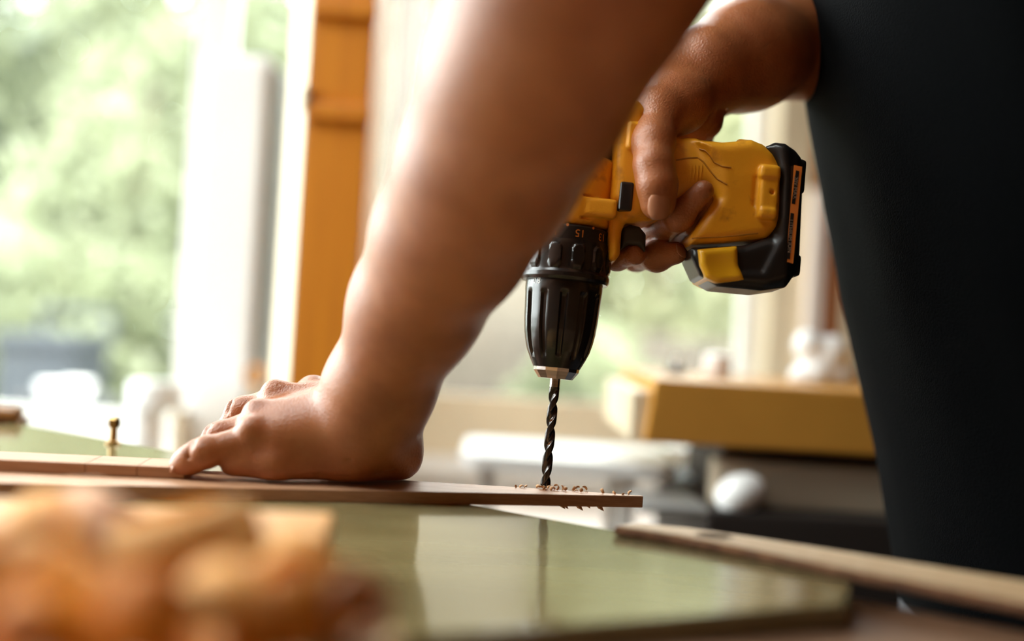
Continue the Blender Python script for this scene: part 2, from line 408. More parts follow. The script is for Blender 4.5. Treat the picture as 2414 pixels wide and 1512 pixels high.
# ------------------------------------------------------------------ outside: lawn, fence, bin, trees
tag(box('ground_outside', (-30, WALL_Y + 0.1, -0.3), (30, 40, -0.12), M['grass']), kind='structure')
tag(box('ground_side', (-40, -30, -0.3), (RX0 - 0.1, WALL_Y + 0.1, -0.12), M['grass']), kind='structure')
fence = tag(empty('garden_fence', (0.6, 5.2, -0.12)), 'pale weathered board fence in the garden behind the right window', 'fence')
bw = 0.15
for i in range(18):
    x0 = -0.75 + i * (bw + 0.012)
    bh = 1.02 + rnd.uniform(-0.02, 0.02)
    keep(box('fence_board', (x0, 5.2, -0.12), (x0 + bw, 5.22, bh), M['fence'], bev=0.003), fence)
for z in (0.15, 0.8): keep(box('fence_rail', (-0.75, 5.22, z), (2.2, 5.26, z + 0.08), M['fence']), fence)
bn = tag(empty('garden_bin', (PY(118, 900, 3.8).x, 3.8, -0.12)), 'slate grey lidded bin standing outside behind the left window', 'bin')
xa, xb = PY(28, 850, 3.8).x, PY(218, 850, 3.8).x; zt = PY(110, 785, 3.8).z
bxb = (xa + xb) / 2; hw = (xb - xa) / 2
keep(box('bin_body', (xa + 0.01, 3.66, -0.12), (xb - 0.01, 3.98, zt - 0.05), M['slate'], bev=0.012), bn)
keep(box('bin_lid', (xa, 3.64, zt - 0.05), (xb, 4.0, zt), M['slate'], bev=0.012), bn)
keep(box('bin_handle', (bxb - hw * 0.95, 3.99, zt + 0.075), (bxb + hw * 0.95, 4.02, zt + 0.10), M['slate'], bev=0.006), bn)
for s_ in (-1, 1): keep(box('handle_bracket', (bxb + s_ * hw * 0.9 - 0.012, 3.985, zt - 0.02), (bxb + s_ * hw * 0.9 + 0.012, 4.015, zt + 0.09), M['slate']), bn)

shed = tag(empty('garden_shed', (-0.35, 5.9, -0.12)), 'beige boarded garden shed seen between the post and the drill', 'shed')
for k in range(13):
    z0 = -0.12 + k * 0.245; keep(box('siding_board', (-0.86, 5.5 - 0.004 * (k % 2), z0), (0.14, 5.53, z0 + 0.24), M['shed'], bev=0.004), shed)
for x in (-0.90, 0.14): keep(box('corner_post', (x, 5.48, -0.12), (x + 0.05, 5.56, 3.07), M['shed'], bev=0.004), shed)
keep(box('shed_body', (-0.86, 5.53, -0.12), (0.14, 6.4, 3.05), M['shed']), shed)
bm = bmesh.new(); vv = [bm.verts.new(v) for v in ((-1.0, 5.35, 3.05), (0.3, 5.35, 3.05), (0.3, 6.5, 3.45), (-1.0, 6.5, 3.45), (-1.0, 5.35, 3.11), (0.3, 5.35, 3.11), (0.3, 6.5, 3.51), (-1.0, 6.5, 3.51))]
for f in ((3, 2, 1, 0), (4, 5, 6, 7), (0, 1, 5, 4), (1, 2, 6, 5), (2, 3, 7, 6), (3, 0, 4, 7)): bm.faces.new([vv[i] for i in f])
keep(bm_obj('shed_roof', bm, M['slate']), shed)

def foliage(n, cen, rad, size, seed, shell=0.35):
    g = np.random.default_rng(seed)
    d = g.normal(size=(n, 3)); d /= np.linalg.norm(d, axis=1)[:, None]
    r = g.uniform(shell, 1, n) ** 0.6
    # clumps
    nc = 26
    cd = g.normal(size=(nc, 3)); cd /= np.linalg.norm(cd, axis=1)[:, None]; cr = g.uniform(0.35, 0.95, nc)[:, None] * cd
    pick = g.integers(0, nc, n)
    p = cr[pick] + d * (r * 0.36)[:, None]
    p = np.array(cen) + p * np.array(rad)
    a = g.normal(size=(n, 3)); a /= np.linalg.norm(a, axis=1)[:, None]
    b = np.cross(a, g.normal(size=(n, 3))); b /= np.linalg.norm(b, axis=1)[:, None]
    L = (size * g.uniform(0.6, 1.3, n))[:, None]; W = L * 0.42
    c = np.cross(a, b) * L * 0.12
    V = np.stack([p - a * L, p - b * W * 0.9 + c, p + a * L, p + b * W * 0.9 + c], 1).reshape(-1, 3)
    Fq = np.arange(n * 4).reshape(n, 4)
    return V, Fq
def tree(name, label, x, y, h, cr, mt, n, leaf, seed, cz=None, trunk=True):
    t = tag(empty(name, (x, y, -0.12)), label, 'tree' if trunk else 'shrub', 'trees and shrubs outside the window')
    cz = cz if cz is not None else h - cr[2] * 0.8
    V, Fq = foliage(n, (x, y, cz), cr, leaf, seed)
    V[:, 2] = np.maximum(V[:, 2], -0.1)
    keep(np_mesh('foliage', V, Fq, M[mt], smooth=False), t)
    o = lathe('trunk', [(0.10, -0.12), (0.075, 0.6), (0.06, cz), (0.03, cz + cr[2] * 0.5)], M['bark'], n=10)
    o.location = (x, y, 0); keep(o, t)
    return t
tree('garden_tree', 'tall mid green tree filling the left window', -2.5, 6.6, 4.2, (1.9, 1.3, 1.9), 'leaf_a', 10500, 0.075, 1, cz=2.2)
tree('garden_tree', 'yellow green tree seen between white mullion and orange post', -1.1, 8.4, 4.5, (1.6, 1.2, 2.0), 'leaf_b', 15000, 0.075, 2, cz=2.3)
tree('garden_tree', 'cool green tree at the far left edge of the window', -4.4, 7.4, 4.4, (1.9, 1.4, 2.1), 'leaf_c', 10500, 0.08, 3, cz=2.2)
tree('garden_tree', 'bright green tree behind the drill and the fence', 1.0, 6.9, 4.2, (1.7, 1.2, 1.8), 'leaf_b', 13500, 0.07, 4, cz=1.9)
tree('garden_tree', 'mid green tree behind the battery of the drill', 2.7, 8.0, 4.4, (1.8, 1.3, 2.2), 'leaf_a', 12500, 0.08, 5, cz=2.0)
tree('garden_tree', 'broad hazy tree farthest back, behind the fence and the drill', 3.0, 13.0, 6.0, (3.2, 1.5, 3.0), 'leaf_a', 15000, 0.12, 9, cz=2.6)
tree('garden_tree', 'broad hazy tree farthest back in the left window', -5.0, 13.0, 6.0, (3.6, 1.5, 3.2), 'leaf_c', 15000, 0.12, 10, cz=2.8)
tree('garden_shrub', 'low leafy shrub beside the grey bin outside', -1.05, 4.6, 1.3, (0.55, 0.5, 0.62), 'leaf_b', 4200, 0.05, 6, cz=0.72, trunk=False)
tree('garden_shrub', 'low shrub in front of the pale fence boards', 0.35, 4.7, 1.0, (0.40, 0.3, 0.45), 'leaf_a', 3200, 0.045, 7, cz=0.62, trunk=False)
tree('garden_shrub', 'wide shrub behind the grey bin outside', -2.4, 5.2, 1.6, (0.9, 0.5, 0.75), 'leaf_a', 5200, 0.055, 8, cz=0.8, trunk=False)

# ------------------------------------------------------------------ bench, boards
ZB = P(1285, 1150, FOCUS).z            # top of the drilled board
TH = 0.0062
ZP = ZB - TH                           # lacquered bench top
e0 = PZ(1090, 1186, ZP); e1 = PZ(1460, 1252, ZP)
Ldir = Vector((e1.x - e0.x, e1.y - e0.y)).normalized(); Lnor = Vector((-Ldir.y, Ldir.x))
if Lnor.y > 0: Lnor = -Lnor            # towards the lens
E0 = Vector((e0.x, e0.y))
def onL(t, back=0.0): return E0 + Ldir * t + Lnor * back
ZT = ZP - 0.009                        # timber bench below the lacquered sheet
bench = tag(empty('workbench', (*onL(0.1, 0.4), 0)), 'long wooden workbench filling the foreground', 'workbench')
keep(prism('bench_slab', ccw([onL(-0.55, 0.004), onL(0.75, 0.004), onL(0.75, 0.85), onL(-0.55, 0.85)]), ZT - 0.04, ZT, M['bench'], bev=0.003), bench)
for t_, b_ in ((-0.48, 0.07), (0.68, 0.07), (-0.48, 0.78), (0.68, 0.78)):
    c = onL(t_, b_)
    keep(prism('leg', ccw([c + Ldir * a + Lnor * b for a, b in ((-.04, -.04), (.04, -.04), (.04, .04), (-.04, .04))]), 0, ZT - 0.04, M['bench'], bev=0.004), bench)
cr_ = PZ(2000, 1425, ZP); fl_ = PZ(1290, 1478, ZP)
cr_ = Vector((cr_.x, cr_.y)); fl_ = Vector((fl_.x, fl_.y)); far_l = fl_ + (fl_ - cr_).normalized() * 0.75
kx = PZ(2010, 1345, ZP)
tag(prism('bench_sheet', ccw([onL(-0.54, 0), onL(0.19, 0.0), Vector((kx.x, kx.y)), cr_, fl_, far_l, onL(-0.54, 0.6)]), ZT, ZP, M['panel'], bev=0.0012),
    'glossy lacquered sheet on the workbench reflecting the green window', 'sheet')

bd = tag(empty('drilled_board', (*(PZ(700, 1140, ZB).xy), ZP)), 'thin reddish board under the drill, its end overhanging the bench', 'board')
def XY(px, py, z): v = PZ(px, py, z); return Vector((v.x, v.y))
f0 = XY(1517, 1170.5, ZB); f1 = XY(0, 1139, ZB); fdir = (f1 - f0).normalized(); f2 = f0 + fdir * 0.40
b0 = XY(1512, 1168.5, ZB); b1 = XY(1180, 1146.5, ZB); b2 = XY(1000, 1136, ZB)
nrm = Vector((-fdir.y, fdir.x)); nrm = nrm if nrm.y > 0 else -nrm
poly_ = ccw([f0, b0, b1, b2, f0 + fdir * 0.17 + nrm * 0.05, f2 + nrm * 0.055, f2])
keep(prism('board_body', poly_, ZP, ZB, M['board_red'], bev=0.0003, seg=1), bd)
for px, py in ((1322, 1189), (1330, 1190), (1362, 1190), (1384, 1191), (1412, 1192)):
    c = PZ(px, py, ZP); c = c + Vector((0, 0.003, 0)); s_ = rnd.uniform(0.7, 1.2)
    keep(mesh('splinter', [c + Vector((-.0022, 0, .0002)), c + Vector((.0016, .001, .0002)), c + Vector((.0028 * s_, -.0012, -.0030 * s_)), c + Vector((0.0002, .0009, -.0022 * s_))],
              [(0, 1, 2), (0, 2, 3), (0, 3, 1), (1, 3, 2)], M['chip']), bd)
ZB2 = ZB + 0.0058
g0 = XY(0, 1084, ZB2); g1 = XY(430, 1103, ZB2); gd = (g1 - g0).normalized(); gn = Vector((-gd.y, gd.x)); gn = gn if gn.y > 0 else -gn
bd2 = tag(empty('loose_board', (*(g0 + gd * 0.02), ZB)), 'thin jointed board lying behind the fingertips of the flat hand', 'board')
s0, wd = -0.10, 0.028
for a_, b_ in ((s0, 0.0405), (0.0407, 0.0655), (0.0657, 0.0885)):
    keep(prism('board_segment', ccw([g0 + gd * a_, g0 + gd * b_, g0 + gd * b_ + gn * wd, g0 + gd * a_ + gn * wd]), ZB + 0.0001, ZB2, M['board_red'], bev=0.0003, seg=1), bd2)

# curved plank along the edge at the right
pk = [XY(1452, 1241, ZP + .0045), XY(1600, 1263, ZP + .0045), XY(1760, 1293, ZP + .0045), XY(2000, 1342, ZP + .0045), XY(2414, 1420, ZP + .0045), XY(2700, 1475, ZP + .0045),
      XY(2700, 1420, ZP + .0045), XY(2414, 1371, ZP + .0045), XY(2090, 1318, ZP + .0045), XY(1900, 1287, ZP + .0045), XY(1760, 1265, ZP + .0045), XY(1620, 1245, ZP + .0045), XY(1500, 1233, ZP + .0045)]
plank = tag(empty('curved_plank', (*pk[3], ZP)), 'curved pale plank with rough sawn edge lying along the right bench edge', 'plank')
keep(prism('plank_body', ccw(pk), ZP + 0.0002, ZP + 0.0047, M['plank'], bev=0.0006, seg=1), plank)
hc = XY(1684, 1264, ZP + .0047)
o = lathe('knot_hole', [(0.0045, ZP + .0042), (0.0050, ZP + .00475), (0.0056, ZP + .0049), (0.0058, ZP + .0047)], mat('knot', (0.33, 0.18, 0.08), 0.7), n=24)
o.location = (hc.x, hc.y, 0); o.scale = (1.6, 0.9, 1); keep(o, plank)

jr_ = random.Random(3); V = []; Fq = []
fr_pts = []
for a, b in zip(pk[0:5], pk[1:6]):
    for k in range(14): fr_pts.append(a + (b - a) * (k / 14))
for q in fr_pts:
    for zz, off in ((0.0003, 0.0), (0.0016, 0.0012), (0.0032, 0.0013), (0.0044, 0.0)):
        j = Vector((-0.58, -0.82)) * (off + jr_.uniform(0, 0.0006)); V.append((q.x + j.x, q.y + j.y, ZP + zz))
for i in range(len(fr_pts) - 1):
    for k in range(3): Fq.append((i * 4 + k, i * 4 + k + 1, i * 4 + 5 + k, i * 4 + 4 + k))
keep(mesh('rough_edge', V, Fq, mat('rough_bark_edge', (0.30, 0.14, 0.065), 0.85, (0.16, 0.07, 0.035), 150)), plank)

# ------------------------------------------------------------------ the person
person = tag(empty('person', (0.42, 0.60, 0)), 'person in a black shirt leaning in, pressing a board and holding the drill', 'person')
def pr(px, py, d, r): return (np.array(P(px, py, d)), r * d / FPX)
sho_l = np.array((0.235, 0.395, 1.37)); elb = pr(1405, -130, 0.348, 262)
def finger(f, pts, k=0.004, kk=0.0022, joint=1.04):
    f.chain(pts, k=k, kk=kk)
    for q in pts[1:-1]: f.chain([(q[0], q[1] * joint)], kk=0.003)
def crease(f, pts, r=0.0008):
    q = [(np.array(P(*p)), r) for p in pts]
    for i in range(len(q) - 1): f.chain([q[i], q[i + 1]], k=0, kk=0.0016, op='sub')
def left_arm(fa):
    # wrist, forearm, elbow, upper arm
    fa.chain([pr(868, 985, .522, 110), pr(890, 925, .519, 119), pr(982, 719, .488, 145), pr(1065, 558, .457, 174), pr(1149, 398, .425, 204), pr(1247, 189, .39, 236), pr(1336, 0, .362, 253), elb], k=0.016, kk=0)
    fa.chain([elb, (sho_l, 0.052)], kk=0.02)
    # palm and heel
    fa.chain([pr(868, 985, .524, 108), pr(845, 1020, .530, 90)], kk=0.010)
    fa.chain([pr(930, 1070, .536, 68), pr(820, 1074, .524, 62), pr(650, 1088, .511, 45), pr(552, 1091, .510, 34)], k=0.006, kk=0.013)
    fa.chain([pr(935, 1075, .555, 62), pr(800, 1055, .575, 52)], kk=0.010)
    for a, b in ((pr(810, 1000, .522, 58), pr(588, 1040, .513, 40)), (pr(815, 985, .535, 56), pr(608, 1000, .530, 40)),
                 (pr(825, 970, .548, 56), pr(650, 950, .549, 40)), (pr(835, 960, .56, 52), pr(735, 932, .570, 40))):
        fa.chain([a, b], kk=0.008)
    for a, b in ((pr(612, 1022, .514, 40), pr(800, 1010, .516, 58)), (pr(618, 1005, .521, 42), pr(790, 975, .520, 56)), (pr(618, 1014, .522, 38), pr(790, 985, .524, 56)), (pr(645, 978, .538, 40), pr(790, 965, .535, 54)), (pr(695, 950, .556, 40), pr(800, 950, .548, 52))): fa.chain([a, b], kk=0.008)
    # knuckles, tendons, vein
    for q in (pr(590, 1012, .507, 26), pr(606, 970, .523, 26), pr(646, 926, .544, 27), pr(738, 914, .566, 27)): fa.chain([q], kk=0.006)
    for a, b in ((pr(606, 966, .521, 8), pr(770, 946, .520, 6)), (pr(648, 917, .5425, 9), pr(760, 916, .539, 6))): fa.chain([a, b], kk=0.008)
    # fingers
    finger(fa, [pr(588, 1040, .513, 39), pr(482, 1067, .505, 35), pr(447, 1085, .505, 31), pr(423, 1099, .505, 25)])
    finger(fa, [pr(608, 1000, .530, 38), pr(518, 1031, .526, 34), pr(480, 1070, .528, 30), pr(462, 1092, .530, 24)])
    finger(fa, [pr(650, 950, .549, 38), pr(571, 974, .547, 35), pr(524, 1032, .550, 30), pr(500, 1072, .552, 25)])
    finger(fa, [pr(735, 932, .570, 38), pr(650, 965, .574, 35), pr(598, 1020, .578, 30), pr(570, 1056, .58, 25)])
    finger(fa, [pr(860, 1010, .562, 45), pr(800, 1040, .585, 40), pr(740, 1052, .60, 34), pr(690, 1058, .605, 27)])
    # skin folds at the finger joints and the wrist
    crease(fa, [(464, 1030, .506), (449, 1042, .5005), (442, 1060, .498), (446, 1082, .498)])
    crease(fa, [(473, 1030, .505), (458, 1044, .4995), (452, 1058, .4975)], 0.0006)
    crease(fa, [(500, 995, .527), (488, 1010, .522), (484, 1030, .5195)]); crease(fa, [(511, 995, .526), (498, 1009, .521)], 0.0006)
    crease(fa, [(556, 940, .547), (543, 955, .542), (537, 972, .540)])
    crease(fa, [(520, 1100, .5075), (512, 1085, .5045), (515, 1066, .5035)], 0.0006)
    crease(fa, [(700, 1108, .5085), (820, 1118, .5125), (930, 1112, .519)], 0.0007)
    crease(fa, [(820, 1085, .5045), (870, 1045, .505), (930, 990, .510)], 0.0007)
    # flatten where the hand presses on the board
    if fa.lo[2] < ZB:
        sl, p_ = fa.sub(fa.lo, (1, 1, ZB + 0.02))
        fa.F[sl] = -smin(-fa.F[sl], (p_[..., 2] - (ZB + 0.0004)).astype(np.float32), 0.003)
def cat(parts):
    V = []; Q = []; n = 0
    for v, q in parts: V.append(v); Q.append(q + n); n += len(v)
    return np.concatenate(V), np.concatenate(Q)
fa = Field((-0.25, 0.295, 0.905), (0.135, 0.625, 1.150), 0.0012); left_arm(fa)
fc = Field((-0.06, 0.24, 1.138), (0.31, 0.47, 1.44), 0.003); left_arm(fc)
V1, Q1 = cat([fa.mesh(), fc.mesh()]); V1 = relax(V1, Q1, 1)

# right arm and hand round the drill handle
elb_r = np.array((0.40, 0.86, 1.225)); sho_r = np.array((0.30, 0.80, 1.385))
def right_arm(fr):
    fr.chain([pr(1668, 165, .592, 102), pr(1760, 130, .61, 116), pr(1880, 100, .65, 116), (elb_r, 0.044)], k=0.02, kk=0)
    fr.chain([(elb_r, 0.044), (sho_r, 0.05)], kk=0.02)
    fr.chain([pr(1655, 175, .590, 98), pr(1575, 225, .590, 85), pr(1545, 300, .605, 70)], k=0.012, kk=0.012)          # back of the hand to the far side
    fr.chain([pr(1635, 215, .575, 62), pr(1600, 245, .562, 62), pr(1552, 275, .552, 55)], k=0.012, kk=0.010)      # thenar
    fr.chain([pr(1648, 268, .590, 55), pr(1655, 283, .588, 50)], kk=0.004)                                        # heel of the palm
    fr.chain([pr(1590, 240, .61, 55), pr(1640, 300, .612, 50)], kk=0.01)
    fr.chain([pr(1552, 275, .550, 54), pr(1540, 335, .535, 47), pr(1541, 390, .527, 45)], k=0.006, kk=0.006)      # thumb
    fr.chain([pr(1541, 390, .527, 46), pr(1549, 435, .525, 46), pr(1551, 478, .527, 42)], k=0.004, kk=0.004)
    fr.chain([pr(1530, 255, .558, 50), pr(1560, 180, .585, 60)], kk=0.014)
    finger(fr, [pr(1520, 320, .606, 42), pr(1438, 520, .606, 34), pr(1428, 598, .592, 30), pr(1455, 606, .568, 29), pr(1497, 599, .553, 27)])
    finger(fr, [pr(1560, 340, .612, 42), pr(1500, 560, .612, 35), pr(1500, 604, .588, 33), pr(1548, 605, .562, 33), pr(1592, 597, .553, 27)])
    finger(fr, [pr(1600, 340, .614, 42), pr(1560, 530, .606, 36), pr(1548, 548, .575, 36), pr(1600, 510, .540, 33), pr(1657, 451, .533, 26)])
    finger(fr, [pr(1640, 340, .614, 40), pr(1610, 530, .606, 32), pr(1600, 552, .580, 30), pr(1635, 525, .552, 27), pr(1670, 475, .541, 22)])
    crease(fr, [(1668, 215, .568), (1684, 250, .574), (1668, 300, .576), (1648, 330, .580)], 0.0010)
    crease(fr, [(1690, 190, .570), (1702, 232, .574), (1708, 262, .585)], 0.0008)
    for k in range(3): crease(fr, [(1600 + 16 * k, 262 + 4 * k, .5455 + .002 * k), (1612 + 16 * k, 240, .546 + .002 * k), (1612 + 16 * k, 215, .549 + .002 * k)], 0.0006)
fr = Field((0.03, 0.495, 1.02), (0.205, 0.745, 1.262), 0.0012); right_arm(fr)
fd = Field((0.196, 0.53, 1.05), (0.50, 0.98, 1.46), 0.003); right_arm(fd)
V2, Q2 = cat([fr.mesh(), fd.mesh()]); V2 = relax(V2, Q2, 1)
# torso, neck, head (under the shirt and above the frame)
fb = Field((-0.06, 0.28, 0.80), (0.62, 0.95, 1.82), 0.008)
NECK = np.array((0.20, 0.59, 1.47)); HEADC = np.array((0.10, 0.585, 1.60))
fb.chain([((0.36, 0.59, 0.95), 0.12), ((0.31, 0.59, 1.2), 0.115), ((0.25, 0.59, 1.36), 0.10)], k=0.05, kk=0.05, flat=((0, 1, 0), 0.8))
fb.chain([(sho_l, 0.055), (NECK, 0.05), (sho_r, 0.055)], k=0.03, kk=0.05)
fb.chain([(NECK, 0.056), (HEADC + (0.03, 0, -0.03), 0.055)], kk=0.03)
fb.ell(HEADC, (0.092, 0.076, 0.108), 0.02)
fb.chain([(HEADC + (-0.045, 0, -0.075), 0.042)], kk=0.03)
fb.chain([(HEADC + (-0.088, 0, 0.01), 0.010), (HEADC + (-0.108, 0, -0.035), 0.014)], kk=0.012)
for s_ in (-1, 1):
    fb.ell(HEADC + (0.012, s_ * 0.078, -0.012), (0.018, 0.010, 0.030), 0.006)
    fb.ell(HEADC + (-0.083, s_ * 0.032, 0.0), (0.012, 0.016, 0.010), 0.01, op='sub')
fb.chain([(HEADC + (-0.085, -0.02, -0.066), 0.010), (HEADC + (-0.085, 0.02, -0.066), 0.010)], kk=0.01)
V3, Q3 = fb.mesh()
Vb = np.concatenate([V1, V2, V3]); Qb = np.concatenate([Q1, Q2 + len(V1), Q3 + len(V1) + len(V2)])
body = keep(np_mesh('body', Vb, Qb, M['skin']), person)

def nail(c, n, along, ln, wd_):
    n = Vector(n).normalized(); al = Vector(along); al = (al - n * al.dot(n)).normalized(); sd = n.cross(al)
    bm = bmesh.new(); bmesh.ops.create_uvsphere(bm, u_segments=14, v_segments=8, radius=1.0)
    for v in bm.verts:
        q = v.co.copy(); sx = abs(q.x) ** 0.7 * math.copysign(1, q.x); sy = abs(q.y) ** 0.7 * math.copysign(1, q.y)
        v.co = Vector(c) + al * (sx * ln / 2) + sd * (sy * wd_ / 2) + n * (q.z * 0.0009 - (q.y ** 2) * wd_ * 0.16)
    o = bm_obj('fingernail', bm, M['nail'], None, True); keep(o, body); return o
nail(P(408, 1097, .502), UP * 0.45 - RIGHT * 0.9 - FWD * 0.35, -RIGHT * 0.4 - UP, 0.008, 0.0075)
nail(P(1608, 590, .5475), -FWD * 0.6 + RIGHT * 0.6 + UP * 0.5, RIGHT, 0.009, 0.008)
nail(P(1556, 487, .5172), -FWD + RIGHT * 0.12 - UP * 0.15, -UP, 0.014, 0.0125)
for s_ in (-1, 1):
    bm = bmesh.new(); bmesh.ops.create_uvsphere(bm, u_segments=16, v_segments=10, radius=0.0125)
    bmesh.ops.translate(bm, vec=Vector(HEADC) + Vector((-0.074, s_ * 0.032, 0.0)), verts=bm.verts)
    keep(bm_obj('eye', bm, M['white'], None, True), body)
fh = Field((-0.03, 0.46, 1.52), (0.24, 0.72, 1.75), 0.006)
fh.ell(HEADC + (0.014, 0, 0.018), (0.097, 0.086, 0.108), 0.01)
fh.rbox(HEADC + (-0.10, 0, -0.08), (0.10, 0.2, 0.125), 0.03, 0.01, op='sub')
fh.rbox(HEADC + (0.05, 0, -0.15), (0.2, 0.2, 0.10), 0.03, 0.01, op='sub')
Vh, Qh = fh.mesh(); keep(np_mesh('hair', Vh, Qh, M['hair']), person)

# shirt: lofted rings, silhouette towards the bench follows the photograph's slope
def ring(cx, cy, a, b, z, n=72, ph=0.0, wob=0.0):
    out = []
    for i in range(n):
        t = 2 * math.pi * i / n
        ww = 1 + wob * (math.sin(5 * t + ph) * 0.5 + math.sin(9 * t - 2 * ph + z * 9) * 0.35 + math.sin(14 * t + z * 23) * 0.2)
        ct, st = math.cos(t), math.sin(t)
        out.append((cx + a * ww * math.copysign(abs(ct) ** 0.85, ct), cy + b * ww * math.copysign(abs(st) ** 0.85, st), z))
    return out
def loft(name, rings, mt, closed=False):
    n = len(rings[0]); V = [v for r in rings for v in r]; Fq = []
    for j in range(len(rings) - 1):
        for i in range(n): Fq.append((j * n + i, j * n + (i + 1) % n, (j + 1) * n + (i + 1) % n, (j + 1) * n + i))
    return mesh(name, V, Fq, mt, None, True)
sil = [(1880, -200), (1890, 0), (1903, 150), (1924, 300), (1958, 520), (1984, 700), (2020, 900), (2058, 1100), (2088, 1310), (2110, 1500)]
def sil_ratio(z, cy=0.57):
    "x/y of the silhouette ray that meets height z at depth cy"
    best = None
    for i in range(len(sil) - 1):
        for k in range(21):
            f = k / 20; q = (sil[i][0] * (1 - f) + sil[i + 1][0] * f, sil[i][1] * (1 - f) + sil[i + 1][1] * f)
            v = PY(q[0], q[1], cy)
            if best is None or abs(v.z - z) < best[0]: best = (abs(v.z - z), v.x / v.y)
    return best[1]
rings = []
zs = np.linspace(0.84, 1.40, 30)
for z in zs:
    r = sil_ratio(z) if z < 1.21 else sil_ratio(1.21) - (z - 1.21) * 0.35
    a = 0.135; b = 0.170 if z < 1.25 else 0.170 + (z - 1.25) * 0.25
    rg = ring(0, 0.585, a, b, z, ph=z * 6, wob=0.022)
    cx = max((r * q[1] - q[0]) for q in rg)     # push right until tangent to the silhouette ray
    rings.append([(q[0] + cx, q[1], q[2]) for q in rg])
last = rings[-1]
cxm = sum(q[0] for q in last) / len(last)
for f, z in ((0.85, 1.425), (0.62, 1.455), (0.40, 1.475)):
    rings.append([(cxm + (q[0] - cxm) * f - 0.02 * (1 - f), 0.59 + (q[1] - 0.59) * f, z) for q in last])
shirt = keep(loft('shirt', rings, M['shirt']), person)
sd_ = shirt.modifiers.new('thickness', 'SOLIDIFY'); sd_.thickness = 0.0015
def tube(name, pts, mt, n=28, wob=0.02):
    V = []; Fq = []
    for j, (c, r) in enumerate(pts):
        c = Vector(c); nx = Vector(pts[min(j + 1, len(pts) - 1)][0]) - Vector(pts[max(j - 1, 0)][0]); nx.normalize()
        u = nx.orthogonal().normalized(); u = (Vector((0, 1, 0.2)) - nx * nx.dot(Vector((0, 1, 0.2)))).normalized(); v = nx.cross(u)
        for i in range(n):
            t = 2 * math.pi * i / n; rr = r * (1 + wob * math.sin(3 * t + j) + wob * 0.6 * math.sin(7 * t - j))
            V.append(c + u * rr * math.cos(t) + v * rr * math.sin(t))
    for j in range(len(pts) - 1):
        for i in range(n): Fq.append((j * n + i, j * n + (i + 1) % n, (j + 1) * n + (i + 1) % n, (j + 1) * n + i))
    return mesh(name, V, Fq, mt, None, True)
mid_l = (elb[0] * 0.42 + sho_l * 0.58)
keep(tube('sleeve', [(sho_l + (0.06, 0.05, 0.02), 0.07), (sho_l, 0.070), (sho_l * 0.7 + mid_l * 0.3, 0.066), (mid_l, 0.063)], M['shirt']), person)
mid_r = (elb_r * 0.45 + sho_r * 0.55)
keep(tube('sleeve', [(sho_r + (0.03, -0.06, 0.02), 0.07), (sho_r, 0.068), (sho_r * 0.6 + mid_r * 0.4, 0.064), (mid_r, 0.06)], M['shirt']), person)
HIPX = sum(q[0] for q in rings[0]) / len(rings[0])
hip = [ring(HIPX, 0.585, 0.132, 0.168, 0.87), ring(HIPX, 0.585, 0.133, 0.172, 0.80), ring(HIPX, 0.585, 0.125, 0.165, 0.74)]
tr = keep(loft('trousers', hip, M['trouser']), person)
for s_ in (-1, 1):
    keep(tube('trouser_leg', [((HIPX, 0.585 + s_ * 0.085, 0.82), 0.095), ((HIPX, 0.585 + s_ * 0.09, 0.68), 0.092), ((HIPX - 0.01, 0.585 + s_ * 0.10, 0.45), 0.072),
                              ((HIPX + 0.01, 0.585 + s_ * 0.11, 0.2), 0.062), ((HIPX + 0.01, 0.585 + s_ * 0.11, 0.06), 0.06)], M['trouser']), tr)
    f_ = Field((HIPX - 0.26, 0.585 + s_ * 0.11 - 0.08, -0.02), (HIPX + 0.12, 0.585 + s_ * 0.11 + 0.08, 0.14), 0.006)
    f_.chain([((HIPX + 0.05, 0.585 + s_ * 0.11, 0.045), 0.045), ((HIPX - 0.12, 0.585 + s_ * 0.11, 0.038), 0.046), ((HIPX - 0.18, 0.585 + s_ * 0.11, 0.03), 0.034)], kk=0.01)
    f_.chain([((HIPX + 0.02, 0.585 + s_ * 0.11, 0.10), 0.045)], kk=0.02)
    sl, p_ = f_.sub((-1, -1, -1), (2, 2, 2)); f_.F = -smin(-f_.F, p_[..., 2] - 0.001, 0.002)
    a_, q_ = f_.mesh(); keep(np_mesh('shoe', a_, q_, M['shoe']), person)

# ------------------------------------------------------------------ the drill
LEAN = math.atan(0.097)
TIP = P(1285, 1150, FOCUS)
AX = Vector((0.036, 0.055, 1.0)).normalized()
RX_ = (Vector((1, 0, 0)) - AX * AX.x).normalized(); YX = AX.cross(RX_)
drill = tag(empty('cordless_drill', TIP), 'yellow and black cordless drill pointing straight down into the board', 'drill')
dm = Matrix.Identity(4)
for i in range(3): dm[i][0] = RX_[i]; dm[i][1] = YX[i]; dm[i][2] = AX[i]; dm[i][3] = TIP[i]
drill.matrix_world = dm
K0 = FOCUS / FPX
def D(px, py, y=0.0):
    "photograph pixel -> (r, s) on the drill's own plane at local depth y"
    dv = FWD + RIGHT * ((px - 1207) / FPX) + UP * ((756 - py) / FPX)
    o = TIP + YX * y; t = (o - CAM).dot(YX) / dv.dot(YX); q = CAM + dv * t - TIP
    return q.dot(RX_), q.dot(AX)
def S(py): return D(1285 + (1150 - py) * 0.097, py)[1]
Kd = K0 * 1.014
bpy.context.view_layer.update()
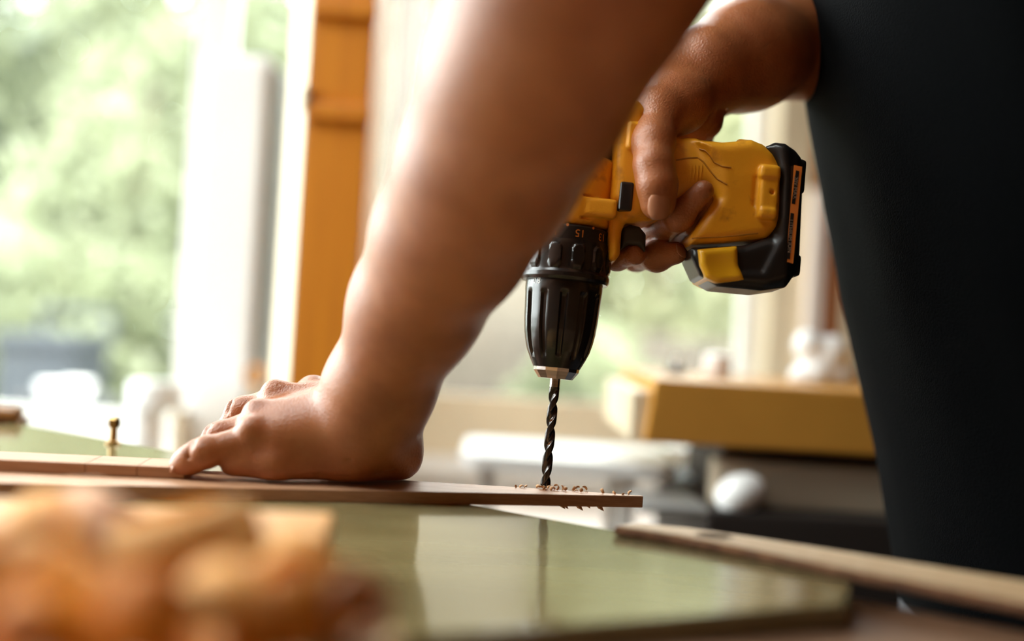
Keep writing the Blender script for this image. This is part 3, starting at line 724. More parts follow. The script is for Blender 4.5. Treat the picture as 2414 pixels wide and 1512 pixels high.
# bit
zb0, zb1 = -0.0005, S(912)
verts = []; faces = []; nb = 28; steps = 130; RB = 0.00285
for j in range(steps + 1):
    z = zb0 + (zb1 - zb0) * j / steps; tw = z / 0.0265 * 2 * math.pi
    tip = min(1.0, 0.15 + max(0, (z - zb0)) / 0.0022)
    fade = max(0.0, min(1.0, (zb1 - z) / 0.004))
    for i in range(nb):
        t = 2 * math.pi * i / nb
        c = abs(math.cos(t)); r = RB * (1.0 - fade * 0.60 * max(0, 1 - (c / 0.80) ** 2.2)); r = r if c < 0.93 else r
        r *= tip
        verts.append((r * math.cos(t + tw), r * math.sin(t + tw), z))
for j in range(steps):
    for i in range(nb): faces.append((j * nb + i, j * nb + (i + 1) % nb, (j + 1) * nb + (i + 1) % nb, (j + 1) * nb + i))
faces.append(tuple(reversed(range(nb))))
bit = mesh('drill_bit', verts, faces, M['bit'], drill, True); sharp(bit, 35)
lathe('bit_shank', [(RB, zb1 - 0.0002), (RB, S(885))], M['steel'], bit, n=24)
# chuck
def px_r(v): return v * Kd
nose = lathe('chuck_nose', [(px_r(16), S(892)), (px_r(40), S(893.5)), (px_r(53), S(876)), (px_r(54), S(866))], M['steel'], None, n=12, smooth=False)
prof = [(55, 868), (60, 858), (66, 846), (74, 828), (80, 806), (84, 785), (87, 755), (88.5, 725), (90, 700), (91, 686), (91, 676), (90, 664)]
pp = []
for i in range(len(prof) - 1):
    for k in range(4):
        f = k / 4; pp.append((px_r(prof[i][0] * (1 - f) + prof[i + 1][0] * f), S(prof[i][1] * (1 - f) + prof[i + 1][1] * f)))
pp.append((px_r(prof[-1][0]), S(prof[-1][1])))
def sstep(a, b, x): t = max(0, min(1, (x - a) / (b - a))); return t * t * (3 - 2 * t)
zc0, zc1 = S(852), S(690)
def chuck_mod(t, z, r):
    f = sstep(zc0, zc0 + 0.006, z) * (1 - sstep(zc1 - 0.003, zc1, z))
    u = (t / (2 * math.pi) * 12 + 0.25) % 1.0
    g = sstep(0.0, 0.10, u) * (1 - sstep(0.32, 0.42, u))
    return r - f * g * 0.0016
chuck = lathe('chuck', pp, M['satin'], drill, n=240, mod=chuck_mod)
nose.parent = chuck
# clutch collar
prof = [(91, 669), (101, 668), (104.5, 662), (105, 652), (102, 645), (101, 600), (100.5, 584), (99.5, 577)]
pp = []
for i in range(len(prof) - 1):
    for k in range(6):
        f = k / 6; pp.append((px_r(prof[i][0] * (1 - f) + prof[i + 1][0] * f), S(prof[i][1] * (1 - f) + prof[i + 1][1] * f)))
pp.append((px_r(prof[-1][0]), S(prof[-1][1])))
zk0, zk1 = S(642), S(586)
def collar_mod(t, z, r):
    u = (t / (2 * math.pi) * 12 + 0.1) % 1.0 - 0.5
    zz = (z - (zk0 + zk1) / 2) / ((zk1 - zk0) / 2)
    e = max(abs(u) / 0.30, 0) ** 3 + abs(zz) ** 3.5
    f = 1 - sstep(0.6, 1.0, e)
    return r + f * 0.0011
collar = lathe('clutch_collar', pp, M['satin'], drill, n=240, mod=collar_mod)
RB_ = px_r(97.5)
band = lathe('torque_ring', [(px_r(95), S(579)), (RB_, S(577)), (RB_, S(548)), (px_r(94), S(544)), (px_r(80), S(542))], M['black'], drill, n=96)
def wrap_text(txt, size, R, ang, zc, mt, parent, flip, name, lift=0.00012):
    cu = bpy.data.curves.new(name, 'FONT'); cu.body = txt; cu.size = size; cu.align_x = 'CENTER'; cu.align_y = 'CENTER'; cu.resolution_u = 3
    ob = bpy.data.objects.new(name, cu); COL.objects.link(ob); bpy.context.view_layer.update()
    me = bpy.data.meshes.new_from_object(ob.evaluated_get(bpy.context.evaluated_depsgraph_get()))
    bpy.data.objects.remove(ob)
    bm = bmesh.new(); bm.from_mesh(me)
    bmesh.ops.triangulate(bm, faces=bm.faces)
    bmesh.ops.subdivide_edges(bm, edges=[e for e in bm.edges if e.calc_length() > size * 0.15], cuts=2)
    for v in bm.verts:
        x, y = v.co.x, v.co.y
        if flip: x, y = -x, -y
        t = ang + x / R
        v.co = Vector(((R + lift) * math.cos(t), (R + lift) * math.sin(t), zc + y))
    bm.to_mesh(me); bm.free()
    return link(name, me, mt, parent)
# the lens side of the drill is -y in its frame: angle -90 degrees
def ang_at(px, py, R): return -math.pi / 2 + math.asin(max(-0.98, min(0.98, D(px, py)[0] / R)))
zn = S(562)
for txt, px, py in (('15', 1362, 552), ('13', 1413, 562), ('17', 1302, 548), ('11', 1436, 575)):
    wrap_text(txt, 0.0058, RB_, ang_at(px, py, RB_), zn, M['orange_print'], band, True, 'torque_number')
for px, py in ((1391, 556), (1431, 568), (1332, 550)):
    c = ang_at(px, py, RB_)
    wrap_text('.', 0.0125, RB_, c, zn + 0.0006, M['orange_print'], band, True, 'torque_dot')
wrap_text('0.8', 0.0046, px_r(91.2), ang_at(1264, 662, px_r(91.2)), S(675), M['white_print'], chuck, False, 'chuck_marking')

# gear case
gc = Field((-0.034, -0.034, S(545)), (0.034, 0.034, S(200)), 0.0009)
zA, zB_, zC = S(541), S(505), S(380)
def cyl(f, z0, z1, r0, r1, kk, rd=0.002):
    sl, p = f.sub((-0.05, -0.05, min(z0, z1) - 0.01), (0.05, 0.05, max(z0, z1) + 0.01))
    t = np.clip((p[..., 2] - z0) / (z1 - z0), 0, 1); rr = r0 + (r1 - r0) * t
    q = np.hypot(p[..., 0], p[..., 1]) - (rr - rd); zz = np.abs(p[..., 2] - (z0 + z1) / 2) - (abs(z1 - z0) / 2 - rd)
    d = np.minimum(np.maximum(q, zz), 0) + np.hypot(np.maximum(q, 0), np.maximum(zz, 0)) - rd
    f.put(sl, d.astype(np.float32), kk, 'add')
cyl(gc, zA, zC, px_r(97), px_r(103), 0.0, 0.004)
r_, s_ = D(1417, 489, -0.022)
gc.rbox((r_, -0.0168, s_), (0.0088, 0.006, 0.0052), 0.0022, 0.0008, rot=Matrix.Rotation(0.0, 3, 'Y'))
r0_, s0_ = D(1417, 462, -0.024); r1_, s1_ = D(1417, 516, -0.024)
for ss in (s0_, s1_): gc.rbox((r_, -0.0245, ss), (0.0105, 0.0045, 0.00055), 0.0004, 0.0004, op='sub')
a_, q_ = gc.mesh(); gear = np_mesh('gear_case', a_, q_, M['yellow'], drill)
lathe('motor_sleeve', [(px_r(88), S(390)), (px_r(96), S(378)), (px_r(96), S(262)), (px_r(85), S(232)), (px_r(40), S(226)), (0.0005, S(225))], M['black'], drill, n=48, cap=False)
# clamshell housing with handle and foot
hs = Field((-0.005, -0.036, S(640)), (0.135, 0.036, S(190)), 0.0009)
def pl(*q, y=-0.014): return [D(*v, y) for v in q]
hs.poly(pl((1447, 250), (1505, 238), (1545, 262), (1560, 320), (1640, 330), (1640, 500), (1560, 512), (1530, 520), (1475, 522), (1466, 545), (1462, 600), (1450, 616), (1436, 612), (1434, 560), (1440, 470), (1446, 380)), -0.0165, 0.0165, 0.005, 0.0)
hs.poly(pl((1447, 250), (1500, 240), (1525, 262), (1520, 512), (1475, 520), (1440, 470), (1446, 380)), -0.0215, 0.0215, 0.006, 0.003)
A3 = lambda px, py, y, r: ((D(px, py, -.008)[0], y, D(px, py, -.008)[1]), r)
hs.chain([A3(1540, 420, 0, .0195), A3(1610, 412, 0, .0185), A3(1680, 420, 0, .019), A3(1730, 445, 0, .022)], k=0.01, kk=0.006, flat=((0, 1, 0), 1.05))
hs.poly(pl((1640, 338), (1700, 341), (1765, 335), (1792, 346), (1818, 366), (1836, 400), (1838, 505), (1826, 545), (1800, 566), (1700, 577), (1622, 580), (1620, 566), (1650, 520), (1685, 470), (1680, 400)), -0.024, 0.024, 0.006, 0.005)
hs.rbox((D(1757, 340, -.008)[0], 0, D(1757, 340, -.008)[1]), (0.0045, 0.008, 0.003), 0.0015, 0.002)
# side plate, screw hole, grooves
ry = Matrix.Rotation(0.045, 3, 'Y')
c_ = D(1812, 458, -0.025); hs.rbox((c_[0], -0.0245, c_[1]), (0.0052, 0.0028, 0.0140), 0.0022, 0.0006)
c_ = D(1812, 505, -0.025); hs.rbox((c_[0] - 0.001, -0.0258, c_[1]), (0.0050, 0.0030, 0.0032), 0.0022, 0.0006)
c_ = D(1816, 408, -0.025); hs.rbox((c_[0] - 0.0005, -0.0256, c_[1]), (0.0056, 0.0030, 0.0040), 0.0022, 0.0006)
c_ = D(1818, 455, -0.025); hs.rbox((c_[0], -0.0290, c_[1]), (0.0012, 0.004, 0.0012), 0.0011, 0.0, op='sub')
c_ = D(1781, 450, -0.025); hs.rbox((c_[0], -0.0250, c_[1]), (0.0007, 0.0022, 0.0085), 0.0004, 0.0003, op='sub')
# trigger well
hs.poly(pl((1464, 600), (1464, 548), (1480, 525), (1505, 523), (1530, 545), (1532, 600)), -0.0095, 0.0095, 0.002, 0.001, op='sub')
c_ = D(1500, 345); hs.rbox((c_[0], -0.0215, c_[1]), (0.0075, 0.0020, 0.0075), 0.0016, 0.0005)
# overmould contour lines on the handle
def groove(pts, y, w=0.0006):
    q = [(np.array((D(*a)[0], y, D(*a)[1]), np.float32), w) for a in pts]
    for i in range(len(q) - 1): hs.chain([q[i], q[i + 1]], k=0, kk=0.0003, op='sub')
def surf_y(f, r, s):
    i = (r - f.lo[0]) / f.res; k = (s - f.lo[2]) / f.res; i0, k0 = int(i), int(k); u, v = i - i0, k - k0
    col = (f.F[i0, :, k0] * (1 - u) + f.F[i0 + 1, :, k0] * u) * (1 - v) + (f.F[i0, :, k0 + 1] * (1 - u) + f.F[i0 + 1, :, k0 + 1] * u) * v
    j = np.nonzero(col < 0)[0]
    if not len(j) or j[0] == 0: return 0.0
    j = j[0]; return f.ax[1][j - 1] + f.res * col[j - 1] / (col[j - 1] - col[j])
HS0 = Field.__new__(Field); HS0.__dict__.update(hs.__dict__); HS0.F = hs.F.copy()
def contour(pts, w=0.0010, n=5):
    q = []
    for a, b in zip(pts[:-1], pts[1:]):
        for k in range(n):
            f = k / n; r, s = D(a[0] + (b[0] - a[0]) * f, a[1] + (b[1] - a[1]) * f, -0.02); q.append((np.array((r, surf_y(HS0, r, s) - 0.0002, s), np.float32), w))
    for i in range(len(q) - 1): hs.chain([q[i], q[i + 1]], k=0, kk=0.0006, op='sub')
a_, q_ = hs.mesh(); housing = np_mesh('housing', a_, q_, M['yellow'], drill)
def strip_on(name, pts, depth, wd_, mt, parent, n_in=(0, -1, 0)):
    "thin raised ridge following a px path on the lens side of the drill"
    V = []; Fq = []
    for (px, py, y) in pts:
        r, s = D(px, py, y)
        V += [(r - wd_, y + 0.001, s), (r, y - depth, s), (r + wd_, y + 0.001, s)]
    for i in range(len(pts) - 1):
        a = i * 3; Fq += [(a, a + 3, a + 4, a + 1), (a + 1, a + 4, a + 5, a + 2)]
    return mesh(name, V, Fq, mt, parent, True)
for k in range(8):
    px = 1598 + k * 8
    strip_on('grip_rib', [(a, b, surf_y(hs, *D(a, b, -0.02)) + 0.0002) for a, b in ((px - 3, 432), (px - 2, 420), (px, 404), (px + 1, 390))], 0.0007, 0.0008, M['yellow'], housing)
M['seam'] = mat('overmould_seam', (0.52, 0.21, 0.008), 0.5)
def seam(pts, rad=0.00045, n=6):
    c = []
    for a, b in zip(pts[:-1], pts[1:]):
        for k in range(n):
            f = k / n; r, s = D(a[0] + (b[0] - a[0]) * f, a[1] + (b[1] - a[1]) * f, -0.02); c.append(Vector((r, surf_y(hs, r, s), s)))
    V = []; Fq = []
    for i, q in enumerate(c):
        t = (c[min(i + 1, len(c) - 1)] - c[max(i - 1, 0)]).normalized(); u = t.cross(Vector((0, 1, 0))).normalized(); v = t.cross(u)
        for k in range(6): V.append(q + u * rad * math.cos(k * math.pi / 3) + v * rad * math.sin(k * math.pi / 3))
    for i in range(len(c) - 1):
        for k in range(6): Fq.append((i * 6 + k, i * 6 + (k + 1) % 6, i * 6 + 6 + (k + 1) % 6, i * 6 + 6 + k))
    return mesh('overmould_seam', V, Fq, M['seam'], housing, True)
seam([(1594, 378), (1625, 372), (1645, 371), (1658, 382), (1672, 402), (1690, 425), (1715, 442)])
seam([(1650, 350), (1662, 356), (1672, 368), (1682, 385), (1700, 396), (1724, 400)])
seam([(1630, 564), (1700, 561), (1800, 550)])
fr_btn = D(1476, 463, -0.022)
box('direction_switch', (fr_btn[0] - 0.0037, -0.0232, fr_btn[1] - 0.0078), (fr_btn[0] + 0.0037, 0.0232, fr_btn[1] + 0.0078), M['black'], housing, bev=0.0016, seg=3)
tg = Field((D(1440, 600)[0], -0.012, S(640)), (D(1560, 500)[0], 0.012, S(490)), 0.0008)
tg.poly(pl((1468, 556), (1472, 532), (1490, 525), (1512, 530), (1527, 548), (1526, 592), (1508, 574), (1485, 572), (1468, 584)), -0.0088, 0.0088, 0.0025, 0.0)
a_, q_ = tg.mesh(); np_mesh('trigger', a_, q_, M['trig'], drill)
# battery
bt = Field((D(1600, 640)[0], -0.040, S(710)), (D(1930, 500)[0], 0.040, S(310)), 0.001)
bt.poly(pl((1800, 348), (1826, 336), (1850, 340), (1874, 356), (1888, 374), (1892, 420), (1884, 600), (1874, 645), (1852, 678), (1795, 686), (1690, 676), (1648, 650), (1628, 606), (1628, 584), (1750, 579), (1812, 560), (1836, 510), (1836, 400), y=-0.020), -0.0255, 0.0130, 0.006, 0.0)
bt.poly(pl((1826, 345), (1848, 342), (1864, 356), (1866, 420), (1858, 660), (1800, 678), (1700, 668), (1660, 648), (1680, 640), (1790, 640), (1832, 560), (1838, 420), y=-0.022), -0.0275, 0.0130, 0.004, 0.002)
c_ = D(1890, 415, -0.018); bt.rbox((c_[0] - 0.001, -0.004, c_[1]), (0.0035, 0.014, 0.0095), 0.002, 0.001)
c_ = D(1880, 625, -0.018); bt.rbox((c_[0] - 0.001, -0.004, c_[1]), (0.0032, 0.014, 0.006), 0.002, 0.001)
a_, q_ = bt.mesh(); batt = np_mesh('battery', a_, q_, M['black'], drill)
lt = Field((D(1610, 640)[0], -0.034, S(690)), (D(1780, 560)[0], 0.034, S(560)), 0.0009)
lt.poly(pl((1645, 588), (1738, 580), (1740, 625), (1757, 662), (1690, 668), (1664, 655), (1650, 625), y=-0.026), -0.0290, 0.0140, 0.0035, 0.0)
for s_ in (-1, 1):
    c_ = D(1700, 632, -0.029); lt.ell((c_[0], (-0.0310 if s_ < 0 else 0.0160), c_[1]), (0.0115, 0.0030, 0.0080), 0.002, op='sub')
a_, q_ = lt.mesh(); np_mesh('release_latch', a_, q_, M['latch'], batt)
# orange label plate near the end of the battery, with dark text strips
ry0 = -0.0272
lab = empty('battery_label'); lab.parent = batt
def quad_plate(name, p4, y0, th, mt, parent):
    q = [D(*p, y0) for p in p4]
    V = [(a[0], y0, a[1]) for a in q] + [(a[0], y0 - th, a[1]) for a in q]
    return mesh(name, V, [(0, 3, 2, 1), (4, 5, 6, 7), (0, 1, 5, 4), (1, 2, 6, 5), (2, 3, 7, 6), (3, 0, 4, 7)], mt, parent)
bpy.data.objects.remove(lab)
lab = quad_plate('battery_label', [(1871, 391), (1889, 395), (1868, 622), (1850, 618)], -0.0255, 0.0016, M['orange_print'], batt)
quad_plate('label_strip', [(1876, 402), (1884, 404), (1874, 482), (1866, 480)], -0.0270, 0.0003, M['black'], lab)
quad_plate('label_strip', [(1863.5, 502), (1871.5, 504), (1862, 612), (1854, 610)], -0.0270, 0.0003, M['black'], lab)
def flat_text(txt, size, px, py, y, ang, mt, parent, name):
    cu = bpy.data.curves.new(name, 'FONT'); cu.body = txt; cu.size = size; cu.align_x = 'CENTER'; cu.align_y = 'CENTER'; cu.resolution_u = 2
    ob = bpy.data.objects.new(name, cu); COL.objects.link(ob); bpy.context.view_layer.update()
    me = bpy.data.meshes.new_from_object(ob.evaluated_get(bpy.context.evaluated_depsgraph_get())); bpy.data.objects.remove(ob)
    r, s = D(px, py, y); ca, sa = math.cos(ang), math.sin(ang)
    for v in me.vertices:
        x, z = v.co.x, v.co.y
        v.co = Vector((r + x * ca - z * sa, y, s + x * sa + z * ca))
    return link(name, me, mt, parent)
flat_text('20V MAX', 0.0030, 1875, 443, -0.02735, math.radians(-90 + 1.5), M['grey_print'], lab, 'label_text')
flat_text('LITHIUM ION', 0.0030, 1863, 557, -0.02735, math.radians(-90 + 1.5), M['grey_print'], lab, 'label_text')

# ------------------------------------------------------------------ chips round the bit
def curl(name, c, r, wd_, turns, mt, rot, n=14, grow=0.35, th=0.0):
    V = []; Fq = []
    for i in range(n + 1):
        f = i / n; t = f * turns * 2 * math.pi; rr = r * (1 + grow * f)
        for y in (-wd_ / 2, wd_ / 2): V.append((rr * math.cos(t), y * (1 - 0.4 * abs(2 * f - 1) ** 3), rr * math.sin(t)))
    for i in range(n): Fq.append((2 * i, 2 * i + 1, 2 * i + 3, 2 * i + 2))
    o = mesh(name, V, Fq, mt, None, True)
    sdm = o.modifiers.new('thickness', 'SOLIDIFY'); sdm.thickness = th or r * 0.12; sdm.offset = 0
    o.rotation_euler = rot; o.location = c
    return o
def settle(o, z):
    bpy.context.view_layer.update()
    lowest = min((o.matrix_world @ v.co).z for v in o.data.vertices)
    o.location.z += z - lowest + 0.0002
    bpy.context.view_layer.update()
    return o
cp = [(1215, 1152), (1231, 1151), (1240, 1152), (1268, 1152), (1274, 1155), (1279, 1156), (1296, 1154), (1303, 1156), (1310, 1157), (1312, 1151), (1322, 1157),
      (1332, 1159), (1352, 1158), (1359, 1160), (1362, 1156), (1368, 1161), (1378, 1158), (1384, 1163), (1300, 1158), (1288, 1158), (1420, 1164), (1450, 1167), (1466, 1168), (1486, 1169.5)]
for i, (px, py) in enumerate(cp):
    c = PZ(px, min(py, 1157 + (px - 1180) * 0.037), ZB)
    o = curl('wood_chip', c, rnd.uniform(0.0006, 0.0015), rnd.uniform(0.0009, 0.0026), rnd.uniform(0.22, 0.6), M['chip'], (rnd.uniform(-.8, .8), rnd.uniform(-1, 1), rnd.uniform(0, 6.3)), n=9, th=0.0003)
    settle(o, ZB)
    tag(o, 'tiny curled wood chip on the drilled board around the bit', 'wood chip', 'chips thrown up by the drill bit')
for i, (px, py) in enumerate(((1293, 990), (1291, 1045))):
    o = mesh('bit_chip', [Vector((-.0016, -.0032, -.001)), Vector((.0004, -.0034, .0012)), Vector((.0012, -.0031, .002)), Vector((.0002, -.003, -.0006)), Vector((-.0006, -.0024, .0))],
             [(0, 1, 4), (1, 2, 4), (2, 3, 4), (3, 0, 4), (0, 3, 2, 1)], M['chip'], bit)
    o.location = (0, 0, D(px, py)[1])

# ------------------------------------------------------------------ shavings in the near foreground
sh = [  # px, py, d, radius, width, turns, material, rot, label
    (250, 1290, .285, .009, .036, 1.3, 'shaving_pale', (0.3, 0.1, 1.2)), (80, 1300, .27, .010, .036, 1.2, 'shaving', (0.2, 0.5, 0.3)),
    (430, 1290, .275, .010, .040, 1.25, 'shaving', (-0.2, 0.3, 2.1)), (560, 1300, .28, .009, .034, 1.4, 'shaving', (0.1, -0.4, 0.8)),
    (690, 1222, .262, .0085, .020, 1.1, 'shaving', (0.5, 0.9, 0.4)), (630, 1320, .262, .0068, .014, 1.2, 'shaving_pale', (0.2, 0.4, 1.0)),
    (340, 1350, .21, .007, .016, 1.3, 'shaving_dark', (0.4, 0.2, 1.5)), (818, 1400, .248, .0075, .016, 1.3, 'shaving_pale', (-0.3, 0.3, 0.6)),
    (60, 1400, .21, .008, .022, 1.3, 'shaving_dark', (0.1, 0.6, 0.2)), (180, 1450, .22, .009, .024, 1.2, 'shaving', (0.6, 0.1, 2.4)),
    (500, 1430, .225, .009, .026, 1.3, 'shaving', (0.2, 0.2, 0.1)), (740, 1330, .25, .008, .022, 1.3, 'shaving', (0.4, -0.2, 2.6)),
    (640, 1470, .235, .008, .024, 1.2, 'shaving_dark', (-0.2, 0.1, 1.9)), (-40, 1340, .24, .010, .030, 1.3, 'shaving', (0.1, 0.2, 2.9))]
lbls = ['pale broad shaving roll near the left end of the offcut block', 'honey shaving roll at the far left of the blurred pile', 'honey shaving roll in the middle of the blurred pile',
        'honey shaving roll right of the middle of the pile', 'small golden shaving poking above the board edge below the hand', 'small pale round shaving in front of the right half of the pile',
        'dark orange shaving curl at the centre of the pile', 'pale shaving curl at the right end of the pile', 'dark orange shaving at the lower left corner of the picture',
        'honey shaving roll at the bottom left of the pile', 'honey shaving roll at the bottom centre of the pile', 'honey shaving roll near the right end of the pile',
        'dark orange shaving at the bottom right of the pile', 'honey shaving cut off by the left picture edge']
ZS = P(400, 1575, .23).z
UPPER = (lbls[6],)
for (px, py, d, r, wd_, tn, mt, rt), lb_ in zip(sh, lbls):
    o = curl('wood_shaving', P(px, py, d), r, wd_, tn, M[mt], rt, n=22, grow=0.3, th=0.0005)
    settle(o, ZS + (0.0 if lb_ not in UPPER else 0.007))
    tag(o, lb_, 'wood shaving', 'curled shavings in the foreground pile')
slab = tag(empty('offcut_slab', (-0.14, 0.23, ZP)), 'low honey coloured offcut slab under the pile of shavings', 'wood slab')
keep(prism('slab_body', ccw([Vector((-0.30, 0.165)), Vector((-0.030, 0.150)), Vector((-0.024, 0.270)), Vector((-0.30, 0.292))]), ZP, ZS, mat('slab_pine', (0.62, 0.42, 0.20), 0.5, (0.52, 0.33, 0.14), 14, stretch=(1, 7, 7)), bev=0.0015), slab)
# offcut stack that carries the shavings
oc = tag(empty('offcut_block', (*XY(320, 1500, ZP), ZP)), 'orange wooden offcut block blurred in the lower left foreground', 'wood block')
c0 = P(-120, 1290, .30); c1 = P(760, 1290, .315)
ztop = P(330, 1280, .30).z
keep(prism('block_body', ccw([Vector((c0.x - 0.05, c0.y)), Vector((c1.x, c1.y)), Vector((c1.x - 0.005, c1.y + 0.05)), Vector((c0.x - 0.055, c0.y + 0.05))]), ZP, ztop, mat('honey_pine_offcut', (0.72, 0.36, 0.11), 0.5, (0.60, 0.28, 0.07), 12, stretch=(1, 6, 6)), bev=0.0015), oc)

# ------------------------------------------------------------------ hardware on the far left of the bench
hp = P(-60, 975, .74); hq = P(50, 980, .74)
hd = tag(empty('tool_handle', hp), 'turned brown wooden tool handle at the far left edge of the bench', 'tool')
ln_ = (hq - hp).length
f_ = (hq - hp).normalized(); rq = f_.to_track_quat('Z', 'Y').to_matrix().to_4x4()
o = lathe('handle_grip', [(0.0040, 0), (0.0066, 0.004), (0.0070, ln_ * 0.4), (0.0069, ln_ - 0.004), (0.0060, ln_ - 0.0012), (0.0035, ln_)], M['handle'], None, n=28)
o.matrix_world = Matrix.Translation(hp) @ rq; keep(o, hd)
o = lathe('ferrule', [(0.0046, -0.016), (0.0050, -0.015), (0.0050, 0.001)], M['brass'], None, n=24); o.matrix_world = Matrix.Translation(hp) @ rq; keep(o, hd)
o = lathe('blade', [(0.0018, -0.11), (0.0026, -0.10), (0.0030, -0.016)], M['grey'], None, n=16); o.matrix_world = Matrix.Translation(hp) @ rq; keep(o, hd)
bs = PZ(266, 1048, ZP)
thk = hp.z - 0.0072
keep(box('rest_block', (hp.x - 0.03, hp.y - 0.02, ZP), (hq.x - 0.006, hp.y + 0.02, thk), M['bench'], bev=0.002), hd)
bo = tag(empty('brass_bolt', (bs.x, bs.y, ZP)), 'small brass bolt standing upright near the back edge of the bench', 'bolt')
kk_ = bs.y / FPX
lathe('bolt_shaft', [(kk_ * 17, 0), (kk_ * 18, kk_ * 4), (kk_ * 9, kk_ * 10), (kk_ * 8, kk_ * 40)], M['brass'], bo, n=20)
lathe('bolt_head', [(kk_ * 8, kk_ * 38), (kk_ * 15, kk_ * 41), (kk_ * 15, kk_ * 60), (kk_ * 11, kk_ * 64)], M['brass'], bo, n=6, smooth=False)

# ------------------------------------------------------------------ counter by the window and what stands there
CZ = 0.75
ct = tag(empty('window_counter', (-0.4, 1.3, 0)), 'pale counter running along the wall under the windows', 'counter')
keep(box('counter_top', (-1.38, 1.2, CZ - 0.03), (0.62, WALL_Y - 0.001, CZ), M['counter'], bev=0.003), ct)
for x in (-1.35, -0.5, 0.5): keep(box('leg', (x, 1.24, 0), (x + 0.05, 1.29, CZ - 0.03), M['cream_wood'], bev=0.003), ct)
keep(box('apron', (-1.34, 1.24, CZ - 0.11), (0.58, 1.255, CZ - 0.03), M['cream_wood'], bev=0.002), ct)

def upright(name, px0, px1, y, th, z0, z1, mt, label, cat, yaw=0.0, bev=0.003):
    "board standing on end; px0, px1 are its edges at eye height"
    a = PY(px0, 775, y); b = PY(px1, 775, y)
    root = tag(empty(name, ((a.x + b.x) / 2, y + th / 2, z0)), label, cat)
    h = (b.x - a.x) / 2
    rot = Matrix.Rotation(yaw, 4, 'Z')
    o = box(name + '_body', (-h, -th / 2, 0), (h, th / 2, z1 - z0), mt, root, bev=bev, rot=None)
    root.rotation_euler = (0, 0, yaw)
    return root
# orange post between the windows
YP = 0.98
post = upright('wooden_post', 690, 838, YP, 0.08, 0.0, RZ, M['orange_wood'], 'orange stained wooden post standing between window and forearm', 'post')
h_ = (PY(838, 775, YP).x - PY(690, 775, YP).x) / 2
for py_ in (18, 262):
    zz = PY(760, py_, YP).z
    box('post_ledge', (-h_ + 0.001, -0.047, zz - 0.010), (h_ + 0.002, -0.039, zz + 0.008), M['orange_wood'], post, bev=0.003)
prism('post_lit_side', ccw([Vector((-h_ - 0.036, 0.03)), Vector((-h_ - 0.001, -0.040)), Vector((-h_ - 0.001, 0.04)), Vector((-h_ - 0.030, 0.04))]), 0, RZ, M['cream_wood'], post, bev=0.001)  # cream colour stands for window light on the post's left side
zz = PY(708, 235, YP).z
box('latch_plate', (-h_ - 0.004, -0.048, zz - 0.012), (-h_ + 0.003, -0.038, zz + 0.012), M['cream_wood'], post, bev=0.002)
# white upright box, the shade on its right side painted as a grey slab
yw = 1.36
wa = PY(440, 775, yw).x; wb2 = PY(598, 775, yw).x
zt_ = PY(560, 128, yw).z
wp = tag(empty('white_cabinet', ((wa + wb2) / 2, yw + 0.06, CZ)), 'tall narrow white cabinet standing on the counter left of the post', 'cabinet')
keep(box('cabinet_body', (wa, yw, CZ), (wb2, yw + 0.13, zt_), M['white'], bev=0.006, seg=3), wp)
keep(box('cabinet_door', (wa + 0.006, yw - 0.012, CZ + 0.01), (wb2 - 0.004, yw, zt_ - 0.008), M['white'], bev=0.004, seg=2), wp)
keep(box('shaded_side', (wb2, yw + 0.008, CZ + 0.005), (wb2 + 0.006, yw + 0.125, zt_ - 0.012), M['grey'], bev=0.002), wp)  # grey colour stands for shade on the white flank
tr_ = tag(empty('tape_roll', PY(603, 885, 1.27)), 'small roll of orange tape on a peg beside the white cabinet', 'tape roll')
tr_.rotation_euler = (math.radians(90), 0, 0)
lathe('tape_band', [(0.008, -0.006), (0.014, -0.006), (0.0145, 0), (0.014, 0.006), (0.008, 0.006), (0.008, -0.006)], mat('orange_tape', (0.75, 0.30, 0.04), 0.4), tr_, n=32, cap=False)
lathe('tape_core', [(0.0079, -0.0062), (0.0079, 0.0062), (0.0066, 0.0062), (0.0066, -0.0062), (0.0079, -0.0062)], M['beige'], tr_, n=32, cap=False)
zpeg = PY(603, 885, 1.27)
pg = tag(empty('peg_stand', (zpeg.x, zpeg.y, CZ)), 'thin wooden peg stand on the counter holding the orange tape', 'stand')
lathe('stand_base', [(0.025, 0), (0.026, 0.004), (0.022, 0.010), (0.004, 0.012)], M['cream_wood'], pg, n=24)
lathe('stand_rod', [(0.004, 0.010), (0.004, zpeg.z - CZ - 0.006), (0.002, zpeg.z - CZ - 0.0058)], M['cream_wood'], pg, n=12)
# jar with wide lid, timber block, cups on the sill
yj = 1.28
ja, jb = PY(304, 1000, yj), PY(384, 1000, yj); jx = (ja.x + jb.x) / 2; jr = (jb.x - ja.x) / 2
jl0, jl1 = PY(305, 930, yj), PY(432, 930, yj); zl0, zl1 = PY(370, 962, yj).z - CZ, PY(370, 900, yj).z - CZ
jar = tag(empty('white_jar', (jx, yj, CZ)), 'white jar with a broad overhanging white lid left of the cabinet', 'jar')
lathe('jar_body', [(jr * .93, 0), (jr, 0.004), (jr, zl0 - 0.004), (jr * .8, zl0)], M['white'], jar, n=40)
o = lathe('jar_lid', [((jl1.x - jl0.x) / 2 * .96, zl0), ((jl1.x - jl0.x) / 2, zl0 + .004), ((jl1.x - jl0.x) / 2, zl1 - .004), ((jl1.x - jl0.x) / 2 * .93, zl1)], M['white'], jar, n=40)
o.location.x = (jl0.x + jl1.x) / 2 - jx
t0, t1 = PY(392, 1000, yj + .03), PY(424, 1000, yj + .03)
tb = tag(empty('timber_block', ((t0.x + t1.x) / 2, yj + .05, CZ)), 'upright tan timber block beside the white jar', 'wood block')
